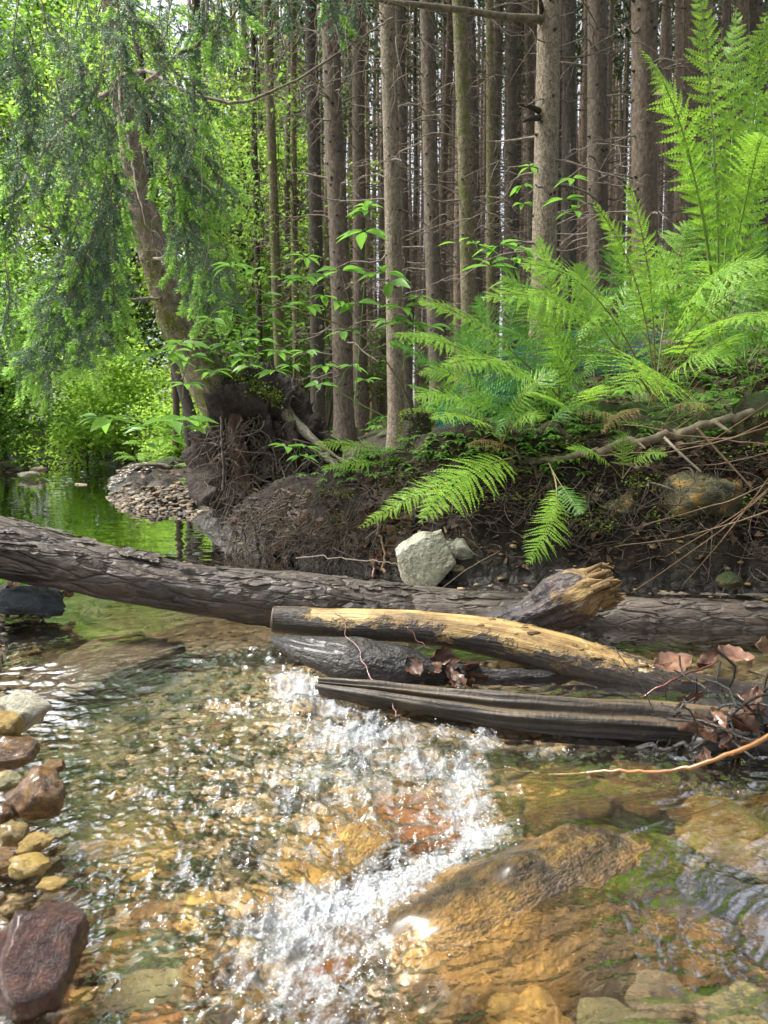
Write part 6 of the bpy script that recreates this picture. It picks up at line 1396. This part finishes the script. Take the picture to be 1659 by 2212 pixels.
# grass blades
mb = MB(); P_ = scatter_screen(500, 600, 1200, 840, 900, g, 11)
for q in P_:
    for k in range(3):
        d = np.array([g.normal()*.4, g.normal()*.3, 1]); L = g.uniform(.08, .22); s_ = np.array([.003, 0, 0]); e = q+d*L*.6; f = e+np.array([d[0]*L*.6, d[1]*L*.5, L*.1]); mb.add([q-s_, q+s_, e+s_, e-s_, f], [[0, 1, 2, 3]], [[3, 2, 4]])
mb.obj('grass', M['leaf_herb'], kind='stuff')
# moss on the bank near the roots
mb = MB(); P_ = scatter_screen(300, 840, 1010, 1040, 1120, g, 6)
P_ = np.concatenate([P_]+[q+g.normal(size=(26, 3))*np.array([.05, .04, .012]) for q in scatter_screen(34, 560, 1700, 960, 1160, g, 6)])
if len(P_): P_ = np.repeat(P_, 5, 0)+g.normal(size=(len(P_)*5, 3))*.012; kite_leaves(mb, P_, .014, g, .6, .5)
mb.obj('bank_moss', M['moss'], kind='stuff')
# wood-sorrel carpet on the trunk foot
mb = MB(); pts = np.array([P(g.uniform(430, 560), g.uniform(700, 800)+0, 4.4+g.normal()*.08) for _ in range(320)]); kite_leaves(mb, pts, .035, g, .9, .8); mb.obj('sorrel_leaves', M['leaf_herb'], kind='stuff')

# mossy stump
t = empty('stump', P(898, 960, 3.9), label='small mossy tree stump left of the green netting', cat='stump'); mb = MB(); b_ = P(898, 960, 3.9)
tube(mb, [np.array([0, 0, -.15]), np.array([0, 0, 0]), np.array([0, 0, .08]), np.array([.005, 0, .16])], [.10, .085, .072, .068], 28, cap=True, disp=lambda tc, a: .008*fbm(tc*20, 3, 3)); mb.obj('wood', M['bark_dark'], parent=t)
mb = MB(); pts = g.normal(size=(700, 3)); pts /= np.linalg.norm(pts, axis=1)[:, None]; pts = pts*np.array([.078, .078, .03])+np.array([0, 0, .15]); kite_leaves(mb, pts, .016, g, .6, .5); q_ = np.array([[math.cos(a)*.083, math.sin(a)*.083, g.uniform(-.1, .13)] for a in g.uniform(0, 6.3, 500)]); kite_leaves(mb, q_, .014, g, .2, .5); mb.obj('moss', M['moss'], parent=t, kind='stuff')

# plastic netting draped over the bank
n = NT('teal_plastic'); M['net'] = n.done(n.bsdf((.010, .085, .078), .8, spec=.15))
def net():
    rows = [[(1440, 712, 3.25), (1430, 760, 3.1), (1420, 800, 2.95)], [(1320, 705, 3.25), (1310, 760, 3.1), (1300, 815, 2.95)], [(1230, 715, 3.25), (1220, 770, 3.1), (1210, 840, 2.95)], [(1150, 735, 3.3), (1140, 790, 3.1), (1120, 860, 2.95)],
            [(1075, 775, 3.3), (1060, 840, 3.1), (1040, 900, 2.95)], [(1000, 820, 3.3), (990, 890, 3.15), (985, 930, 3.0)], [(950, 880, 3.3), (945, 925, 3.2), (955, 950, 3.05)]]
    A = np.array([[P(*p) for p in r] for r in rows]); A = np.array([spline(r, 30) for r in A]); S = np.array([spline(A[:, j], 74) for j in range(30)]).transpose(1, 0, 2)[:, ::2]
    S = S+.02*fbm(S*5, 3, 5)[..., None]*np.array([0, 1, 1.]); S = S+.006*noise(S*25, 7)[..., None]
    mb = MB()
    for i in range(74): tube(mb, S[i], .0018, 3)
    for j in range(15): tube(mb, S[:, j], .0018, 3)
    mb.obj('plastic_netting', M['net'], label='teal plastic mesh netting crumpled on the bank behind the ferns', cat='netting')
net()

# ------------------------------------------------------------------ single wet leaves near the logs
def dead_leaf(p, L, W, mat, rot, curl, label, seed, group=None):
    g = np.random.default_rng(seed); nu, nv = 12, 9; u = np.linspace(0, 1, nu); vv = np.linspace(-1, 1, nv); U, V = np.meshgrid(u, vv, indexing='ij')
    lob = 1+.16*np.sin(U*22+seed)*(np.abs(V) > .6); wd = np.interp(U, [0, .08, .35, .6, .85, 1], [.02, .45, .95, 1, .6, .02])*W/2*lob
    x = (U-.5)*L; y = V*wd; z = curl*(V**2)*W*.5+curl*.5*L*(U-.5)**2+.006*fbm(np.stack([U*3, V*2, U*0+seed], -1), 3, seed)+.0015*np.abs(np.sin(U*26-np.abs(V)*5))
    v = np.stack([x, y, z], -1).reshape(-1, 3); i, j = np.meshgrid(np.arange(nu-1), np.arange(nv-1), indexing='ij'); a = i*nv+j
    mb = MB(); mb.add(v, np.stack([a, a+1, a+nv+1, a+nv], -1).reshape(-1, 4)); vein = MB(); tube(vein, [(-L*.62, 0, .0), (-L*.4, 0, .001), (0, 0, .002), (L*.45, 0, .003)], [.0012, .0010, .0008, .0004], 4)
    o = mb.obj('dead_leaf', M[mat], label=label, cat='leaf', group=group); o.location = p; o.rotation_euler = rot; vein.obj('midrib', M['stick_red'], parent=o)
    return o
dead_leaf(P(1452, 1432, 1.78), .105, .06, 'leaf_spot', (.55, -.1, .25), .25, 'large spotted red brown leaf lying on the yellow log', 1)
dead_leaf(P(1585, 1420, 1.76), .08, .055, 'leaf_spot', (.4, .3, -.4), .5, 'curled red brown leaf right of the large spotted leaf', 2)
dead_leaf(P(1530, 1430, 1.79), .07, .04, 'leaf_wet', (.2, -.3, .4), .5, 'dark wet leaf between two spotted leaves on the yellow log', 3)
dead_leaf(P(1650, 1400, 1.85), .06, .05, 'leaf_dry', (.9, .3, .2), .5, 'dry tan leaf standing at the right edge above the yellow log', 4)
dead_leaf(P(958, 1425, 1.88), .085, .06, 'leaf_wet', (1.0, .2, .5), .4, 'shiny brown leaf standing upright in the leaf pile under the yellow log', 5)
g = np.random.default_rng(17)
for k in range(13): dead_leaf(P(g.uniform(895, 1040), g.uniform(1440, 1480), g.uniform(1.80, 1.90)), g.uniform(.05, .085), g.uniform(.03, .05), 'leaf_wet', (g.uniform(-.2, 1.1), g.uniform(-.5, .5), g.uniform(0, 6.3)), g.uniform(.3, .7), 'shiny wet brown leaf in the pile caught under the yellow log', 20+k, 'wet leaves caught under the yellow log')
for k in range(34): dead_leaf(P(g.uniform(1450, 1700), g.uniform(1510, 1680), g.uniform(1.42, 1.62)), g.uniform(.04, .075), g.uniform(.022, .042), 'leaf_wet' if k % 9 else 'leaf_spot', (g.uniform(-.2, 1.3), g.uniform(-.6, .6), g.uniform(0, 6.3)), g.uniform(.2, .7), 'dark wet leaf in the heap of debris at the right edge below the yellow log', 50+k, 'wet leaves heaped at the right edge')
for k in range(44): dead_leaf(P(g.uniform(570, 850), g.uniform(1120, 1215), 1.)*0+GR(g.uniform(570, 850), g.uniform(1130, 1215))+np.array([0, 0, .02]), g.uniform(.05, .08), g.uniform(.03, .05), 'leaf_dry', (g.uniform(-.2, 1.0), g.uniform(-.5, .5), g.uniform(0, 6.3)), g.uniform(.3, .6), 'dry tan leaf on the low bank edge behind the bark log', 90+k, 'dry leaves on the bank edge')
for k in range(22): dead_leaf(P(g.uniform(-10, 165), g.uniform(1235, 1290), g.uniform(2.28, 2.4)), g.uniform(.05, .08), g.uniform(.03, .045), 'leaf_dry', (g.uniform(-.2, 1.0), g.uniform(-.5, .5), g.uniform(0, 6.3)), g.uniform(.3, .6), 'dry brown leaf in the debris under the left end of the bark log', 110+k, 'dry leaves under the left end of the bark log')
# dark debris mass under those leaves
v, tt_ = ico(4); q = v*(1+.3*fbm(v*3, 4, 3)[:, None])*np.array([.20, .14, .10]); mb = MB(); mb.add(q+P(1600, 1625, 1.62), None, tt_); 
g = np.random.default_rng(5)
for k in range(60):
    a = P(g.uniform(1440, 1700), g.uniform(1500, 1690), g.uniform(1.45, 1.65)); d = g.normal(size=3); d /= np.linalg.norm(d); tube(mb, wiggle(a, a+d*g.uniform(.05, .2), 8, .08, g), g.uniform(.001, .003), 5)
mb.obj('debris', M['wet_black'], kind='stuff')

# crumbs of earth and small stones in the face of the bank
g = np.random.default_rng(99); bs_ = [rock_np(k, 1, .5, .2) for k in range(5)]; mb = MB(); mc = MB()
for k in range(3000):
    p = GR(g.uniform(500, 1680), g.uniform(960, 1280))
    if p[1] > 6 or shore_d(p[0:1], p[1:2])[0][0] < -.02: continue
    v, t_ = bs_[g.integers(5)]; s_ = g.uniform(.004, .013)*(1+1.3*(g.random() > .93)); (mc if g.random() < .10 else mb).add(v*s_*np.array([1.2, 1, .8])+p, None, t_)
mb.obj('earth_crumbs', M['dark_soil'], kind='stuff'); mc.obj('bank_pebbles', M['gravel_bar'], kind='stuff')
